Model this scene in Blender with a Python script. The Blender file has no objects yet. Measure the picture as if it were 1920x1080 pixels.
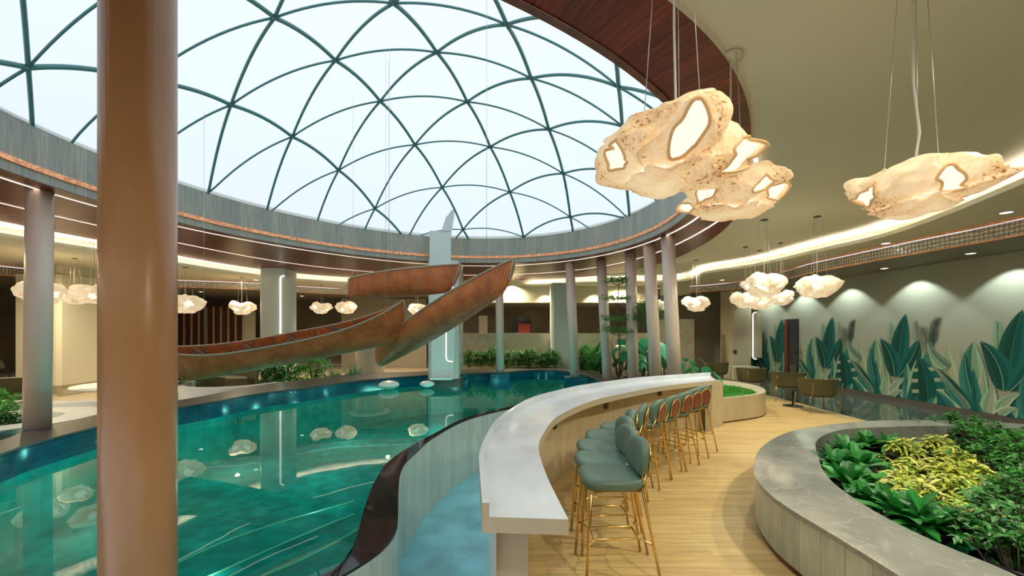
import bpy, math, random
from mathutils import Vector, Matrix, noise
random.seed(7)
S = bpy.context.scene
COL = S.collection
PI = math.pi

# ------------------------------------------------------------------ camera
F, HZ, EYE = 740.0, 617.0, 1.85
cam = bpy.data.cameras.new('camera'); camo = bpy.data.objects.new('camera', cam); COL.objects.link(camo)
camo.location = (0, 0, EYE); camo.rotation_euler = (PI/2, 0, 0)
cam.sensor_width = 36; cam.lens = F/1920*36; cam.shift_y = (HZ-540)/1920; cam.clip_start = .05; cam.clip_end = 300
S.camera = camo
# ------------------------------------------------------------------ world, exposure
S.view_settings.view_transform = 'Standard'; S.view_settings.look = 'None'
S.view_settings.exposure = 0.36; S.view_settings.gamma = 1; S.view_settings.use_curve_mapping = False
W = bpy.data.worlds.new('sky'); S.world = W; W.use_nodes = True
nt = W.node_tree; bg = nt.nodes['Background']
tc = nt.nodes.new('ShaderNodeTexCoord'); sx = nt.nodes.new('ShaderNodeSeparateXYZ'); rp = nt.nodes.new('ShaderNodeValToRGB')
nt.links.new(tc.outputs['Generated'], sx.inputs[0]); nt.links.new(sx.outputs['Z'], rp.inputs[0]); nt.links.new(rp.outputs[0], bg.inputs[0])
rp.color_ramp.elements[0].position = .15; rp.color_ramp.elements[0].color = (.80, .87, 1, 1)
rp.color_ramp.elements[1].position = .85; rp.color_ramp.elements[1].color = (.93, .98, 1, 1)
bg.inputs[1].default_value = .90
# ------------------------------------------------------------------ lamps (added fill over deck and lounge, pool lamps, bulkhead and mural downlights)
def lamp(kind, loc, energy, color, rot=(0, 0, 0), **kw):
    l = bpy.data.lights.new('lamp_'+kind.lower(), kind); o = bpy.data.objects.new('lamp_'+kind.lower(), l); COL.objects.link(o)
    l.energy = energy; l.color = color; o.location = loc; o.rotation_euler = rot
    for k, v in kw.items(): setattr(l, k, v)
    return o
WARM = (1, .84, .56); NEUT = (1, .94, .74); COOL = (.85, 1, .93)
for x, y, z, e, c in ((3.6, 2.2, 3.86, 230, NEUT), (5.1, 3.6, 3.86, 230, NEUT), (4.6, 6.4, 3.86, 230, NEUT), (5.9, 8.6, 3.86, 230, NEUT), (5.2, 11.5, 3.86, 200, NEUT), (1.7, .6, 3.86, 170, NEUT), (5.5, .2, 3.86, 170, NEUT),
        (-9.95, 6.0, 3.86, 520, WARM), (-11.6, 4.4, 3.62, 250, WARM), (-11.6, 9.5, 3.62, 580, WARM), (-9.6, 13.8, 3.62, 580, WARM), (-5, 15.9, 3.62, 580, WARM), (0, 16.3, 3.62, 580, WARM), (4.5, 15.9, 3.62, 520, WARM)):
    lamp('SPOT', (x, y, z), e, c, spot_size=math.radians(160), spot_blend=1, shadow_soft_size=.06)  # wide fill spots without fixtures, added to brighten deck and lounge
for x, y, e in ((-5.4, 5.2, 8), (-5.2, 7.4, 9), (-3.9, 9.2, 10), (-2.0, 10.6, 11), (0.3, 11.6, 12), (1.8, 11.6, 8), (-3.4, 7.0, 7), (-1.8, 8.6, 8), (-.6, 9.6, 8), (-2.6, 5.2, 4), (-3.9, 4.2, 4), (-2.6, 3.3, 2)):   # pool lamps under water
    lamp('POINT', (x, y, -.2), e, (.75, 1, .90), shadow_soft_size=.04)
for x in (1.4, 3.4, 4.6): lamp('SPOT', (x, 16.05, 3.6), 90, WARM, spot_size=math.radians(95), spot_blend=.4, shadow_soft_size=.03)   # downlights on the bulkhead
for y in (5.8, 7.66, 9.5, 11.4, 13.2, 15.0):                       # downlights grazing the mural
    lamp('SPOT', (9.36, y, 3.33), 62, COOL, rot=(0, math.radians(-3), 0), spot_size=math.radians(104), spot_blend=.3, shadow_soft_size=.03)

# ------------------------------------------------------------------ helpers
def at(x, y, z=None, s=None):
    """a pixel of the photograph -> the world point at height z, or at depth s*F"""
    if s is None: s = (EYE-z)/(y-HZ)
    return Vector(((x-960)*s, F*s, EYE-(y-HZ)*s))
def P2(l, z): return [tuple(at(x, y, z)[:2]) for x, y in l]
class MB:
    def __init__(s): s.v = []; s.f = []; s.c = {}; s.uv = {}; s.sm = set()
    def add(s, vs, fs, smooth=False):
        o = len(s.v); s.v += [tuple(v) for v in vs]; k = len(s.f)
        s.f += [tuple(i+o for i in f) for f in fs]
        if smooth: s.sm.update(range(k, len(s.f)))
        return k
    def box(s, c, d, rz=0, rot=None):
        m = rot or Matrix.Rotation(rz, 3, 'Z'); c = Vector(c)
        vs = [c+m@Vector((x*d[0]/2, y*d[1]/2, z*d[2]/2)) for z in (-1, 1) for y in (-1, 1) for x in (-1, 1)]
        s.add(vs, [(0, 2, 3, 1), (4, 5, 7, 6), (0, 1, 5, 4), (2, 6, 7, 3), (0, 4, 6, 2), (1, 3, 7, 5)]); return s
    def tube(s, pts, r, n=8, cap=True, closed=False):
        pts = [Vector(p) for p in pts]; N = len(pts)
        rr = r if isinstance(r, (list, tuple)) else [r]*N
        vs = []; up = None
        for i, p in enumerate(pts):
            a = pts[(i-1) % N] if (i or closed) else p; b = pts[(i+1) % N] if (i < N-1 or closed) else p
            t = (b-a).normalized() if (b-a).length > 1e-9 else Vector((0, 0, 1))
            if up is None: up = Vector((0, 0, 1)) if abs(t.z) < .9 else Vector((1, 0, 0))
            u = t.cross(up);
            if u.length < 1e-5: u = t.orthogonal()
            u.normalize(); w = u.cross(t).normalized(); up = w
            vs += [p+(u*math.cos(2*PI*k/n)+w*math.sin(2*PI*k/n))*rr[i] for k in range(n)]
        fs = [(i*n+k, i*n+(k+1) % n, ((i+1) % N)*n+(k+1) % n, ((i+1) % N)*n+k) for i in range(N if closed else N-1) for k in range(n)]
        k0 = s.add(vs, fs, True)
        if cap and not closed:
            o = len(s.v)-len(vs)
            s.f += [tuple(o+k for k in range(n))[::-1], tuple(o+(N-1)*n+k for k in range(n))]
        return s
    def lathe(s, prof, n=24, c=(0, 0, 0), smooth=True, sx=1, sy=1):
        c = Vector(c); vs = [c+Vector((r*math.cos(2*PI*k/n)*sx, r*math.sin(2*PI*k/n)*sy, z)) for r, z in prof for k in range(n)]
        s.add(vs, [(i*n+k, i*n+(k+1) % n, (i+1)*n+(k+1) % n, (i+1)*n+k) for i in range(len(prof)-1) for k in range(n)], smooth); return s
    def prism(s, poly, z0, z1, top=True, bottom=True, smooth=False):
        n = len(poly); vs = [(p[0], p[1], z) for z in (z0, z1) for p in poly]
        s.add(vs, [(i, (i+1) % n, n+(i+1) % n, n+i) for i in range(n)], smooth)
        if top: s.add([(p[0], p[1], z1) for p in poly], [tuple(range(n))])
        if bottom: s.add([(p[0], p[1], z0) for p in poly], [tuple(range(n))[::-1]])
        return s
    def ngon(s, poly, z):
        if sum(a[0]*b[1]-b[0]*a[1] for a, b in zip(poly, poly[1:]+poly[:1])) < 0: poly = poly[::-1]
        s.add([(p[0], p[1], z) for p in poly], [tuple(range(len(poly)))]); return s
    def strip(s, A, B, closed=False, smooth=True, uv=False):
        """quads between two equally long polylines of 3D points"""
        n = len(A); o = len(s.v); k = s.add(list(A)+list(B), [(i, (i+1) % n, n+(i+1) % n, n+i) for i in range(n if closed else n-1)], smooth)
        if uv:
            L = [0]; W_ = (Vector(A[0])-Vector(B[0])).length
            for i in range(n): L.append(L[-1]+(Vector(A[(i+1) % n])-Vector(A[i])).length)
            for i in range(n if closed else n-1): s.uv[k+i] = ((L[i], 0), (L[i+1], 0), (L[i+1], W_), (L[i], W_))
        return s
    def quad(s, a, b, c, d, col=None):
        k = s.add([a, b, c, d], [(0, 1, 2, 3)])
        if col: s.c[k] = col
    def build(s, name, m, parent=None, smooth=None, loc=None, tri=False):
        me = bpy.data.meshes.new(name); me.from_pydata(s.v, [], s.f)
        if smooth is True: me.polygons.foreach_set('use_smooth', [True]*len(me.polygons))
        elif s.sm and smooth is None:
            me.polygons.foreach_set('use_smooth', [i in s.sm for i in range(len(me.polygons))])
        if s.c:
            ca = me.color_attributes.new('tint', 'FLOAT_COLOR', 'CORNER')
            for p in me.polygons:
                q = s.c.get(p.index, (.1, .2, .1))
                for li in p.loop_indices: ca.data[li].color = (*q, 1)
        if s.uv:
            ul = me.uv_layers.new(name='uv')
            for p in me.polygons:
                q = s.uv.get(p.index)
                if q:
                    for li, u in zip(p.loop_indices, q): ul.data[li].uv = u
        me.materials.append(m); me.update()
        o = bpy.data.objects.new(name, me); COL.objects.link(o)
        if parent: o.parent = parent
        if loc: o.location = loc
        return o
def tag(o, label, cat, group=None, kind=None):
    o['label'] = label; o['category'] = cat
    if group: o['group'] = group
    if kind: o['kind'] = kind
    return o
def struct(o): o['kind'] = 'structure'; return o
def thing(name, label, cat, loc=(0, 0, 0), rz=0, group=None):
    o = bpy.data.objects.new(name, None); COL.objects.link(o); o.empty_display_size = .1
    o.location = loc; o.rotation_euler = (0, 0, rz); return tag(o, label, cat, group)
def dup(root, loc, rz=0, label=None, scale=None, group=None):
    r = root.copy(); COL.objects.link(r); r.location = loc; r.rotation_euler = (0, 0, rz)
    if label: r['label'] = label
    if group: r['group'] = group
    if scale: r.scale = scale if isinstance(scale, (tuple, list)) else (scale,)*3
    for ch in list(root.children):
        c = ch.copy(); COL.objects.link(c); c.parent = r
        for g in list(ch.children):
            d = g.copy(); COL.objects.link(d); d.parent = c
    return r
def resample(pts, n, closed=False):
    pts = [Vector(p) for p in pts]
    if closed: pts = pts+[pts[0]]
    L = [0]
    for a, b in zip(pts, pts[1:]): L.append(L[-1]+(b-a).length)
    out = []; m = n if closed else n-1
    for i in range(n):
        t = L[-1]*i/m; k = 0
        while k < len(L)-2 and L[k+1] < t: k += 1
        q = (t-L[k])/max(1e-9, L[k+1]-L[k]); out.append(pts[k].lerp(pts[k+1], q))
    return out
def smoothline(pts, n, it=3):
    """Catmull-Rom through the points, then evenly resampled"""
    p = [Vector(q) for q in pts]; out = []
    for i in range(len(p)-1):
        a = p[max(0, i-1)]; b = p[i]; c = p[i+1]; d = p[min(len(p)-1, i+2)]
        for k in range(12):
            t = k/12; out.append(.5*((2*b)+(c-a)*t+(2*a-5*b+4*c-d)*t*t+(3*b-a-3*c+d)*t**3))
    out.append(p[-1]); return resample(out, n)
def offset(line, d):
    """plan polyline moved sideways by d (to the left of its direction)"""
    out = []
    for i, p in enumerate(line):
        a = line[max(0, i-1)]; b = line[min(len(line)-1, i+1)]; t = (Vector(b)-Vector(a)); n = Vector((-t[1], t[0])); n.normalize()
        out.append(Vector((p[0], p[1]))+n*d)
    return out
def z3(line, z): return [Vector((p[0], p[1], z)) for p in line]

# ------------------------------------------------------------------ materials
def mat(name, col, rough=.5, metal=0, spec=.5, emit=None, es=1, bump=0, bscale=40, var=0, vscale=6, stretch=(1, 1, 1), trans=0, coat=0, vary_to=None, detail=4):
    m = bpy.data.materials.new(name); m.use_nodes = True; nt = m.node_tree; b = nt.nodes['Principled BSDF']
    b.inputs['Base Color'].default_value = (*col, 1); b.inputs['Roughness'].default_value = rough; b.inputs['Metallic'].default_value = metal
    b.inputs['Specular IOR Level'].default_value = spec
    if coat: b.inputs['Coat Weight'].default_value = coat; b.inputs['Coat Roughness'].default_value = .08
    if emit: b.inputs['Emission Color'].default_value = (*emit, 1); b.inputs['Emission Strength'].default_value = es
    if bump or var:
        tc = nt.nodes.new('ShaderNodeTexCoord'); mp = nt.nodes.new('ShaderNodeMapping'); mp.inputs['Scale'].default_value = stretch
        nt.links.new(tc.outputs['Object'], mp.inputs[0])
    if var:
        n = nt.nodes.new('ShaderNodeTexNoise'); n.inputs['Scale'].default_value = vscale; n.inputs['Detail'].default_value = detail
        r = nt.nodes.new('ShaderNodeValToRGB'); r.color_ramp.elements[0].position = .32; r.color_ramp.elements[1].position = .68
        lo = vary_to or tuple(c*(1-var) for c in col); hi = col if vary_to else tuple(min(1, c*(1+var*.6)) for c in col)
        r.color_ramp.elements[0].color = (*lo, 1); r.color_ramp.elements[1].color = (*hi, 1)
        nt.links.new(mp.outputs[0], n.inputs['Vector']); nt.links.new(n.outputs[0], r.inputs[0]); nt.links.new(r.outputs[0], b.inputs['Base Color'])
    if bump:
        n = nt.nodes.new('ShaderNodeTexNoise'); n.inputs['Scale'].default_value = bscale; bp = nt.nodes.new('ShaderNodeBump'); bp.inputs['Strength'].default_value = bump
        bp.inputs['Distance'].default_value = .01
        nt.links.new(mp.outputs[0], n.inputs['Vector']); nt.links.new(n.outputs[0], bp.inputs['Height']); nt.links.new(bp.outputs[0], b.inputs['Normal'])
    return m
def planks(name, c1, c2, cm, bw, rh, rough=.4, uv=False, rot=0, mortar=.004, spec=.5, grain=.25, coat=0, off=.5, gstretch=(.6, 9, 9), bumpy=.3):
    """boards or slabs: brick texture for the joints, stretched noise for the grain"""
    m = bpy.data.materials.new(name); m.use_nodes = True; nt = m.node_tree; b = nt.nodes['Principled BSDF']; L = nt.links.new
    tc = nt.nodes.new('ShaderNodeTexCoord'); mp = nt.nodes.new('ShaderNodeMapping')
    L(tc.outputs['UV' if uv else 'Object'], mp.inputs[0]); mp.inputs['Rotation'].default_value = rot if isinstance(rot, tuple) else (0, 0, rot)
    br = nt.nodes.new('ShaderNodeTexBrick'); br.offset = off; br.inputs['Scale'].default_value = 1
    for k, v in (('Color1', c1), ('Color2', c2), ('Mortar', cm)): br.inputs[k].default_value = (*v, 1)
    br.inputs['Mortar Size'].default_value = mortar; br.inputs['Mortar Smooth'].default_value = .2
    br.inputs['Brick Width'].default_value = bw; br.inputs['Row Height'].default_value = rh; br.inputs['Bias'].default_value = 0
    L(mp.outputs[0], br.inputs['Vector'])
    g = nt.nodes.new('ShaderNodeMapping'); g.inputs['Scale'].default_value = gstretch; L(mp.outputs[0], g.inputs[0])
    n = nt.nodes.new('ShaderNodeTexNoise'); n.inputs['Scale'].default_value = 3; n.inputs['Detail'].default_value = 6; L(g.outputs[0], n.inputs['Vector'])
    r = nt.nodes.new('ShaderNodeValToRGB'); r.color_ramp.elements[0].position = .3; r.color_ramp.elements[1].position = .7
    r.color_ramp.elements[0].color = (1-grain,)*3+(1,); r.color_ramp.elements[1].color = (1+grain*.5,)*3+(1,); L(n.outputs[0], r.inputs[0])
    mx = nt.nodes.new('ShaderNodeMix'); mx.data_type = 'RGBA'; mx.blend_type = 'MULTIPLY'; mx.inputs[0].default_value = 1
    L(br.outputs[0], mx.inputs[6]); L(r.outputs[0], mx.inputs[7]); L(mx.outputs[2], b.inputs['Base Color'])
    b.inputs['Roughness'].default_value = rough; b.inputs['Specular IOR Level'].default_value = spec
    if coat: b.inputs['Coat Weight'].default_value = coat; b.inputs['Coat Roughness'].default_value = .1
    bp = nt.nodes.new('ShaderNodeBump'); bp.inputs['Strength'].default_value = bumpy; bp.inputs['Distance'].default_value = .004; bp.invert = True
    L(br.outputs['Fac'], bp.inputs['Height']); L(bp.outputs[0], b.inputs['Normal'])
    return m
def marble(name, base, dark, vein, rough=.12, scale=1.4, vw=.06, spec=.5):
    m = bpy.data.materials.new(name); m.use_nodes = True; nt = m.node_tree; b = nt.nodes['Principled BSDF']; L = nt.links.new
    tc = nt.nodes.new('ShaderNodeTexCoord')
    n = nt.nodes.new('ShaderNodeTexNoise'); n.inputs['Scale'].default_value = scale; n.inputs['Detail'].default_value = 7; n.inputs['Distortion'].default_value = 1.2
    r = nt.nodes.new('ShaderNodeValToRGB'); r.color_ramp.elements[0].position = .35; r.color_ramp.elements[1].position = .68
    r.color_ramp.elements[0].color = (*dark, 1); r.color_ramp.elements[1].color = (*base, 1)
    L(tc.outputs['Object'], n.inputs['Vector']); L(n.outputs[0], r.inputs[0])
    n2 = nt.nodes.new('ShaderNodeTexNoise'); n2.inputs['Scale'].default_value = scale*1.1; n2.inputs['Detail'].default_value = 5; n2.inputs['Distortion'].default_value = 2.2
    r2 = nt.nodes.new('ShaderNodeValToRGB'); e = r2.color_ramp.elements; e[0].position = .5-vw*.4; e[0].color = (0, 0, 0, 1); e[1].position = .5; e[1].color = (.8, .8, .8, 1)
    q = e.new(.5+vw*.4); q.color = (0, 0, 0, 1)
    L(tc.outputs['Object'], n2.inputs['Vector']); L(n2.outputs[0], r2.inputs[0])
    mx = nt.nodes.new('ShaderNodeMix'); mx.data_type = 'RGBA'; L(r2.outputs[0], mx.inputs[0]); L(r.outputs[0], mx.inputs[6]); mx.inputs[7].default_value = (*vein, 1)
    L(mx.outputs[2], b.inputs['Base Color']); b.inputs['Roughness'].default_value = rough; b.inputs['Specular IOR Level'].default_value = spec
    return m
def glow(name, col, s):
    m = bpy.data.materials.new(name); m.use_nodes = True; nt = m.node_tree; nt.nodes.clear()
    e = nt.nodes.new('ShaderNodeEmission'); e.inputs[0].default_value = (*col, 1); e.inputs[1].default_value = s
    o = nt.nodes.new('ShaderNodeOutputMaterial'); nt.links.new(e.outputs[0], o.inputs[0]); return m
def tinted(name, rough=.5, trans=0, spec=.4):
    m = bpy.data.materials.new(name); m.use_nodes = True; nt = m.node_tree; b = nt.nodes['Principled BSDF']
    a = nt.nodes.new('ShaderNodeVertexColor'); a.layer_name = 'tint'; nt.links.new(a.outputs[0], b.inputs['Base Color'])
    b.inputs['Roughness'].default_value = rough; b.inputs['Specular IOR Level'].default_value = spec
    if trans:
        t = nt.nodes.new('ShaderNodeBsdfTranslucent'); mx = nt.nodes.new('ShaderNodeMixShader'); mx.inputs[0].default_value = trans
        nt.links.new(a.outputs[0], t.inputs[0]); nt.links.new(b.outputs[0], mx.inputs[1]); nt.links.new(t.outputs[0], mx.inputs[2])
        nt.links.new(mx.outputs[0], nt.nodes['Material Output'].inputs[0])
    return m
M = {}
M['deck'] = planks('oak_strip', (.58, .40, .16), (.68, .50, .22), (.38, .25, .10), 1.1, .085, rough=.38, mortar=.002, grain=.22)
M['marble_floor'] = marble('grey_green_marble', (.11, .115, .095), (.055, .062, .052), (.22, .225, .19), rough=.07, scale=1.1, vw=.04)
M['marble_top'] = marble('grey_brown_marble', (.30, .31, .275), (.19, .20, .185), (.37, .375, .335), rough=.09, scale=1.3, vw=.05)
M['marble_white'] = marble('white_quartz', (.82, .88, .93), (.70, .77, .83), (.82, .80, .80), rough=.16, scale=2.2, vw=.05)
M['marble_cream'] = marble('cream_travertine', (.62, .58, .44), (.48, .46, .34), (.68, .64, .50), rough=.35, scale=2.0)
M['lounge'] = planks('pale_stone_floor', (.52, .44, .32), (.48, .40, .28), (.36, .30, .22), 1.2, 1.2, rough=.35, mortar=.006)
M['coping'] = planks('dark_stone_coping', (.085, .08, .075), (.062, .06, .058), (.04, .036, .034), .9, .9, rough=.32, grain=.2, gstretch=(3, 3, 3))
M['coping_wet'] = planks('wet_black_tile', (.035, .03, .028), (.02, .018, .018), (.012, .012, .012), .5, .5, rough=.06, grain=.3, gstretch=(3, 3, 3))
M['pool_tile'] = planks('blue_pool_tile', (.0, .13, .19), (.0, .08, .14), (.01, .07, .11), .3, .15, rough=.15, grain=.4, gstretch=(4, 4, 1.2), rot=(PI/2, 0, 0))
M['pool_floor'] = planks('teal_pool_stone', (.02, .44, .36), (.015, .35, .30), (.012, .28, .25), .6, .3, rough=.4, grain=.35, gstretch=(1.5, 1.5, 1.5))
M['pool_floor'].node_tree.nodes['Principled BSDF'].inputs['Specular IOR Level'].default_value = 0
M['pool_step'] = mat('cream_step_line', (.75, .66, .42), .4)
M['basin_floor'] = mat('blue_wet_basin', (.26, .66, .76), .3, var=.25, vscale=2.5, bump=.3, bscale=14)
M['basin_wall'] = planks('pale_green_stone', (.62, .74, .66), (.50, .62, .56), (.38, .48, .44), 2.0, .16, rough=.35, grain=.25, uv=True, rot=PI/2, off=0, gstretch=(1, 14, 1), mortar=.003)
M['clad'] = planks('ash_cladding', (.60, .50, .32), (.54, .45, .29), (.42, .34, .22), 2.0, .16, rough=.45, grain=.15, uv=True, rot=PI/2, off=0, gstretch=(1, 9, 1), mortar=.002)
M['clad_pale'] = planks('pale_travertine_slabs', (.54, .59, .49), (.44, .49, .41), (.32, .34, .29), 2.0, .19, rough=.3, grain=.2, uv=True, rot=PI/2, off=0, gstretch=(1, 6, 1), mortar=.004)
M['laminate'] = mat('beige_laminate', (.58, .50, .36), .4)

M['soffit'] = planks('red_mahogany', (.23, .040, .018), (.14, .028, .014), (.06, .015, .009), 6, .16, rough=.33, uv=True, rot=PI/2, off=0, grain=.5, gstretch=(.5, 9, 1), mortar=.003)
M['soffit'].node_tree.nodes['Principled BSDF'].inputs['Specular IOR Level'].default_value = .25
M['fascia'] = planks('weathered_grey_boards', (.46, .44, .36), (.35, .36, .31), (.24, .24, .20), 4, .17, rough=.42, uv=True, rot=PI/2, off=0, grain=.25, gstretch=(.8, 12, 1), mortar=.003)
M['copper'] = mat('hammered_copper', (.95, .42, .22), .25, 1, emit=(1, .30, .10), es=.13, bump=1.0, bscale=30, var=.55, vscale=16)  # weak emission and uneven tone put the metal's orange glints into the material
M['led'] = glow('led_strip_warm', (1, .80, .64), 1.9)
M['led_cove'] = glow('led_cove', (1, .90, .78), 34)
M['led_white'] = glow('led_white', (1, .93, .80), 1.5)
M['disc'] = glow('downlight_disc', (1, .93, .78), 5)
M['ceiling'] = mat('cream_ceiling_paint', (.66, .62, .49), .7)
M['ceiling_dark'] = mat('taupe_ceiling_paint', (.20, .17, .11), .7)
M['lip'] = mat('white_cove_paint', (.80, .77, .68), .6)
M['wall'] = mat('cream_wall_paint', (.60, .56, .43), .75)
M['wall_dark'] = mat('dark_brown_wall', (.19, .155, .10), .35, var=.4, vscale=.6)
M['wall_taupe'] = mat('taupe_wall', (.30, .26, .20), .6)
M['trim_dark'] = mat('dark_skirting', (.13, .115, .10), .35)
M['steel_teal'] = mat('teal_painted_steel', (.095, .26, .25), .4)
M['column'] = mat('beige_enamel_column', (.46, .235, .10), .30, var=.08, vscale=2, stretch=(6, 6, .2))
M['column_grey'] = mat('taupe_enamel_column', (.74, .60, .50), .35)
M['pillar'] = mat('ivory_pillar', (.64, .60, .46), .35)
M['pillar_white'] = mat('pale_pillar_gloss', (.72, .78, .74), .22)
M['gold'] = mat('brushed_gold', (.78, .52, .18), .24, 1)
M['bronze'] = mat('bronze_tube', (.40, .27, .14), .3, 1)
M['leather'] = mat('sage_green_leather', (.13, .215, .165), .42, bump=.12, bscale=60)
M['terracotta'] = mat('terracotta_leather', (.24, .06, .03), .45)
M['olive'] = mat('olive_velvet', (.115, .105, .045), .8)
M['olive_dark'] = mat('dark_olive_velvet', (.07, .065, .03), .8)
M['black'] = mat('black_metal', (.02, .02, .02), .35)
M['plate'] = mat('cream_plate', (.62, .58, .46), .6)
M['plastic'] = mat('black_pot_plastic', (.018, .016, .016), .4)
M['soil'] = mat('dark_soil', (.035, .022, .014), .9, var=.4, vscale=20)
M['outlet'] = mat('dark_outlet_plate', (.07, .035, .03), .4)
M['white'] = mat('white_lacquer', (.80, .80, .76), .35)
M['ivory_fabric'] = mat('ivory_fabric', (.55, .50, .38), .8)
M['redwood'] = mat('red_brown_veneer', (.17, .045, .02), .35, var=.4, vscale=3, stretch=(4, 4, .3))
M['wire'] = mat('steel_wire', (.62, .60, .56), .35, .6)
M['cord'] = mat('ivory_cord', (.75, .72, .64), .5)
M['canopy'] = mat('dark_canopy_metal', (.12, .09, .06), .4, .6)
M['stone_float'] = mat('pale_float_shell', (.66, .80, .72), .35)
M['leaf'] = tinted('leaf_tints', .38, .3)
M['bark'] = mat('grey_bark', (.16, .12, .08), .8)
M['mural'] = tinted('mural_print', .75, 0, .2)
M['mural_ground'] = mat('mural_ground', (.41, .42, .33), .75)
M['glass_dark'] = mat('dark_glass', (.03, .035, .045), .06, spec=.8)
M['frame_teal'] = mat('dark_teal_cane', (.06, .10, .095), .4)
M['rim'] = mat('pale_cane_rim', (.42, .33, .22), .5)
M['nickel'] = mat('polished_nickel', (.62, .60, .58), .22, 1)
def water_mat():
    m = bpy.data.materials.new('pool_water'); m.use_nodes = True; nt = m.node_tree; nt.nodes.clear(); L = nt.links.new
    o = nt.nodes.new('ShaderNodeOutputMaterial'); g = nt.nodes.new('ShaderNodeBsdfGlossy'); t = nt.nodes.new('ShaderNodeBsdfTransparent')
    g.inputs['Roughness'].default_value = .0; g.inputs['Color'].default_value = (.95, 1, .98, 1); t.inputs['Color'].default_value = (.22, .82, .78, 1)
    fr = nt.nodes.new('ShaderNodeFresnel'); fr.inputs['IOR'].default_value = 1.33
    mx = nt.nodes.new('ShaderNodeMixShader'); L(fr.outputs[0], mx.inputs[0]); L(t.outputs[0], mx.inputs[1]); L(g.outputs[0], mx.inputs[2]); L(mx.outputs[0], o.inputs[0])
    n = nt.nodes.new('ShaderNodeTexNoise'); n.inputs['Scale'].default_value = 2.2; n.inputs['Detail'].default_value = 2
    tc = nt.nodes.new('ShaderNodeTexCoord'); L(tc.outputs['Object'], n.inputs['Vector'])
    bp = nt.nodes.new('ShaderNodeBump'); bp.inputs['Strength'].default_value = .012; bp.inputs['Distance'].default_value = .05
    L(n.outputs[0], bp.inputs['Height']); L(bp.outputs[0], g.inputs['Normal'])
    return m
M['water'] = water_mat()
def membrane_mat():
    m = bpy.data.materials.new('dome_membrane'); m.use_nodes = True; nt = m.node_tree; nt.nodes.clear(); L = nt.links.new
    o = nt.nodes.new('ShaderNodeOutputMaterial'); t = nt.nodes.new('ShaderNodeBsdfTransparent'); q = nt.nodes.new('ShaderNodeBsdfTranslucent')
    t.inputs[0].default_value = (.92, .95, .97, 1); q.inputs[0].default_value = (.85, .92, .96, 1)
    mx = nt.nodes.new('ShaderNodeMixShader'); mx.inputs[0].default_value = .35
    L(t.outputs[0], mx.inputs[1]); L(q.outputs[0], mx.inputs[2]); L(mx.outputs[0], o.inputs[0]); return m
M['membrane'] = membrane_mat()
def bead_mat():
    m = bpy.data.materials.new('silver_bead_mesh'); m.use_nodes = True; nt = m.node_tree; b = nt.nodes['Principled BSDF']; L = nt.links.new
    uvn = nt.nodes.new('ShaderNodeTexCoord'); ck = nt.nodes.new('ShaderNodeTexVoronoi'); ck.inputs['Scale'].default_value = 14; ck.inputs['Randomness'].default_value = .15
    L(uvn.outputs['UV'], ck.inputs['Vector']); r = nt.nodes.new('ShaderNodeValToRGB'); r.color_ramp.elements[0].position = .1; r.color_ramp.elements[1].position = .6
    r.color_ramp.elements[0].color = (1, .98, .94, 1); r.color_ramp.elements[1].color = (.40, .38, .34, 1)
    L(ck.outputs['Distance'], r.inputs[0]); L(r.outputs[0], b.inputs['Base Color']); b.inputs['Metallic'].default_value = .5; b.inputs['Roughness'].default_value = .25
    bp = nt.nodes.new('ShaderNodeBump'); bp.invert = True; bp.inputs['Distance'].default_value = .03; L(ck.outputs['Distance'], bp.inputs['Height']); L(bp.outputs[0], b.inputs['Normal'])
    return m
M['beads'] = bead_mat()
def weave_mat():
    m = bpy.data.materials.new('woven_rattan'); m.use_nodes = True; nt = m.node_tree; b = nt.nodes['Principled BSDF']; L = nt.links.new
    tc = nt.nodes.new('ShaderNodeTexCoord')
    w = nt.nodes.new('ShaderNodeTexWave'); w.bands_direction = 'X'; w.inputs['Scale'].default_value = 11; w.inputs['Distortion'].default_value = .6; w.inputs['Detail'].default_value = 2
    w2 = nt.nodes.new('ShaderNodeTexWave'); w2.bands_direction = 'Z'; w2.inputs['Scale'].default_value = 14; w2.inputs['Distortion'].default_value = 1.2
    n = nt.nodes.new('ShaderNodeTexNoise'); n.inputs['Scale'].default_value = 5; n.inputs['Detail'].default_value = 5
    for q in (w, w2, n): L(tc.outputs['Object'], q.inputs['Vector'])
    r = nt.nodes.new('ShaderNodeValToRGB'); r.color_ramp.elements[0].color = (.30, .058, .012, 1); r.color_ramp.elements[1].color = (1, .35, .085, 1)
    r.color_ramp.elements[0].position = .08; r.color_ramp.elements[1].position = .75
    mt = nt.nodes.new('ShaderNodeMath'); mt.operation = 'MULTIPLY_ADD'; L(w2.outputs['Fac'], mt.inputs[0]); mt.inputs[1].default_value = .25; L(w.outputs['Fac'], mt.inputs[2])
    m2 = nt.nodes.new('ShaderNodeMath'); m2.operation = 'MULTIPLY'; L(mt.outputs[0], m2.inputs[0]); L(n.outputs[0], m2.inputs[1]); L(m2.outputs[0], r.inputs[0])
    L(r.outputs[0], b.inputs['Base Color']); b.inputs['Roughness'].default_value = .45
    bp = nt.nodes.new('ShaderNodeBump'); bp.inputs['Strength'].default_value = .7; bp.inputs['Distance'].default_value = .012; L(mt.outputs[0], bp.inputs['Height']); L(bp.outputs[0], b.inputs['Normal'])
    return m
M['weave'] = weave_mat()
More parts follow.
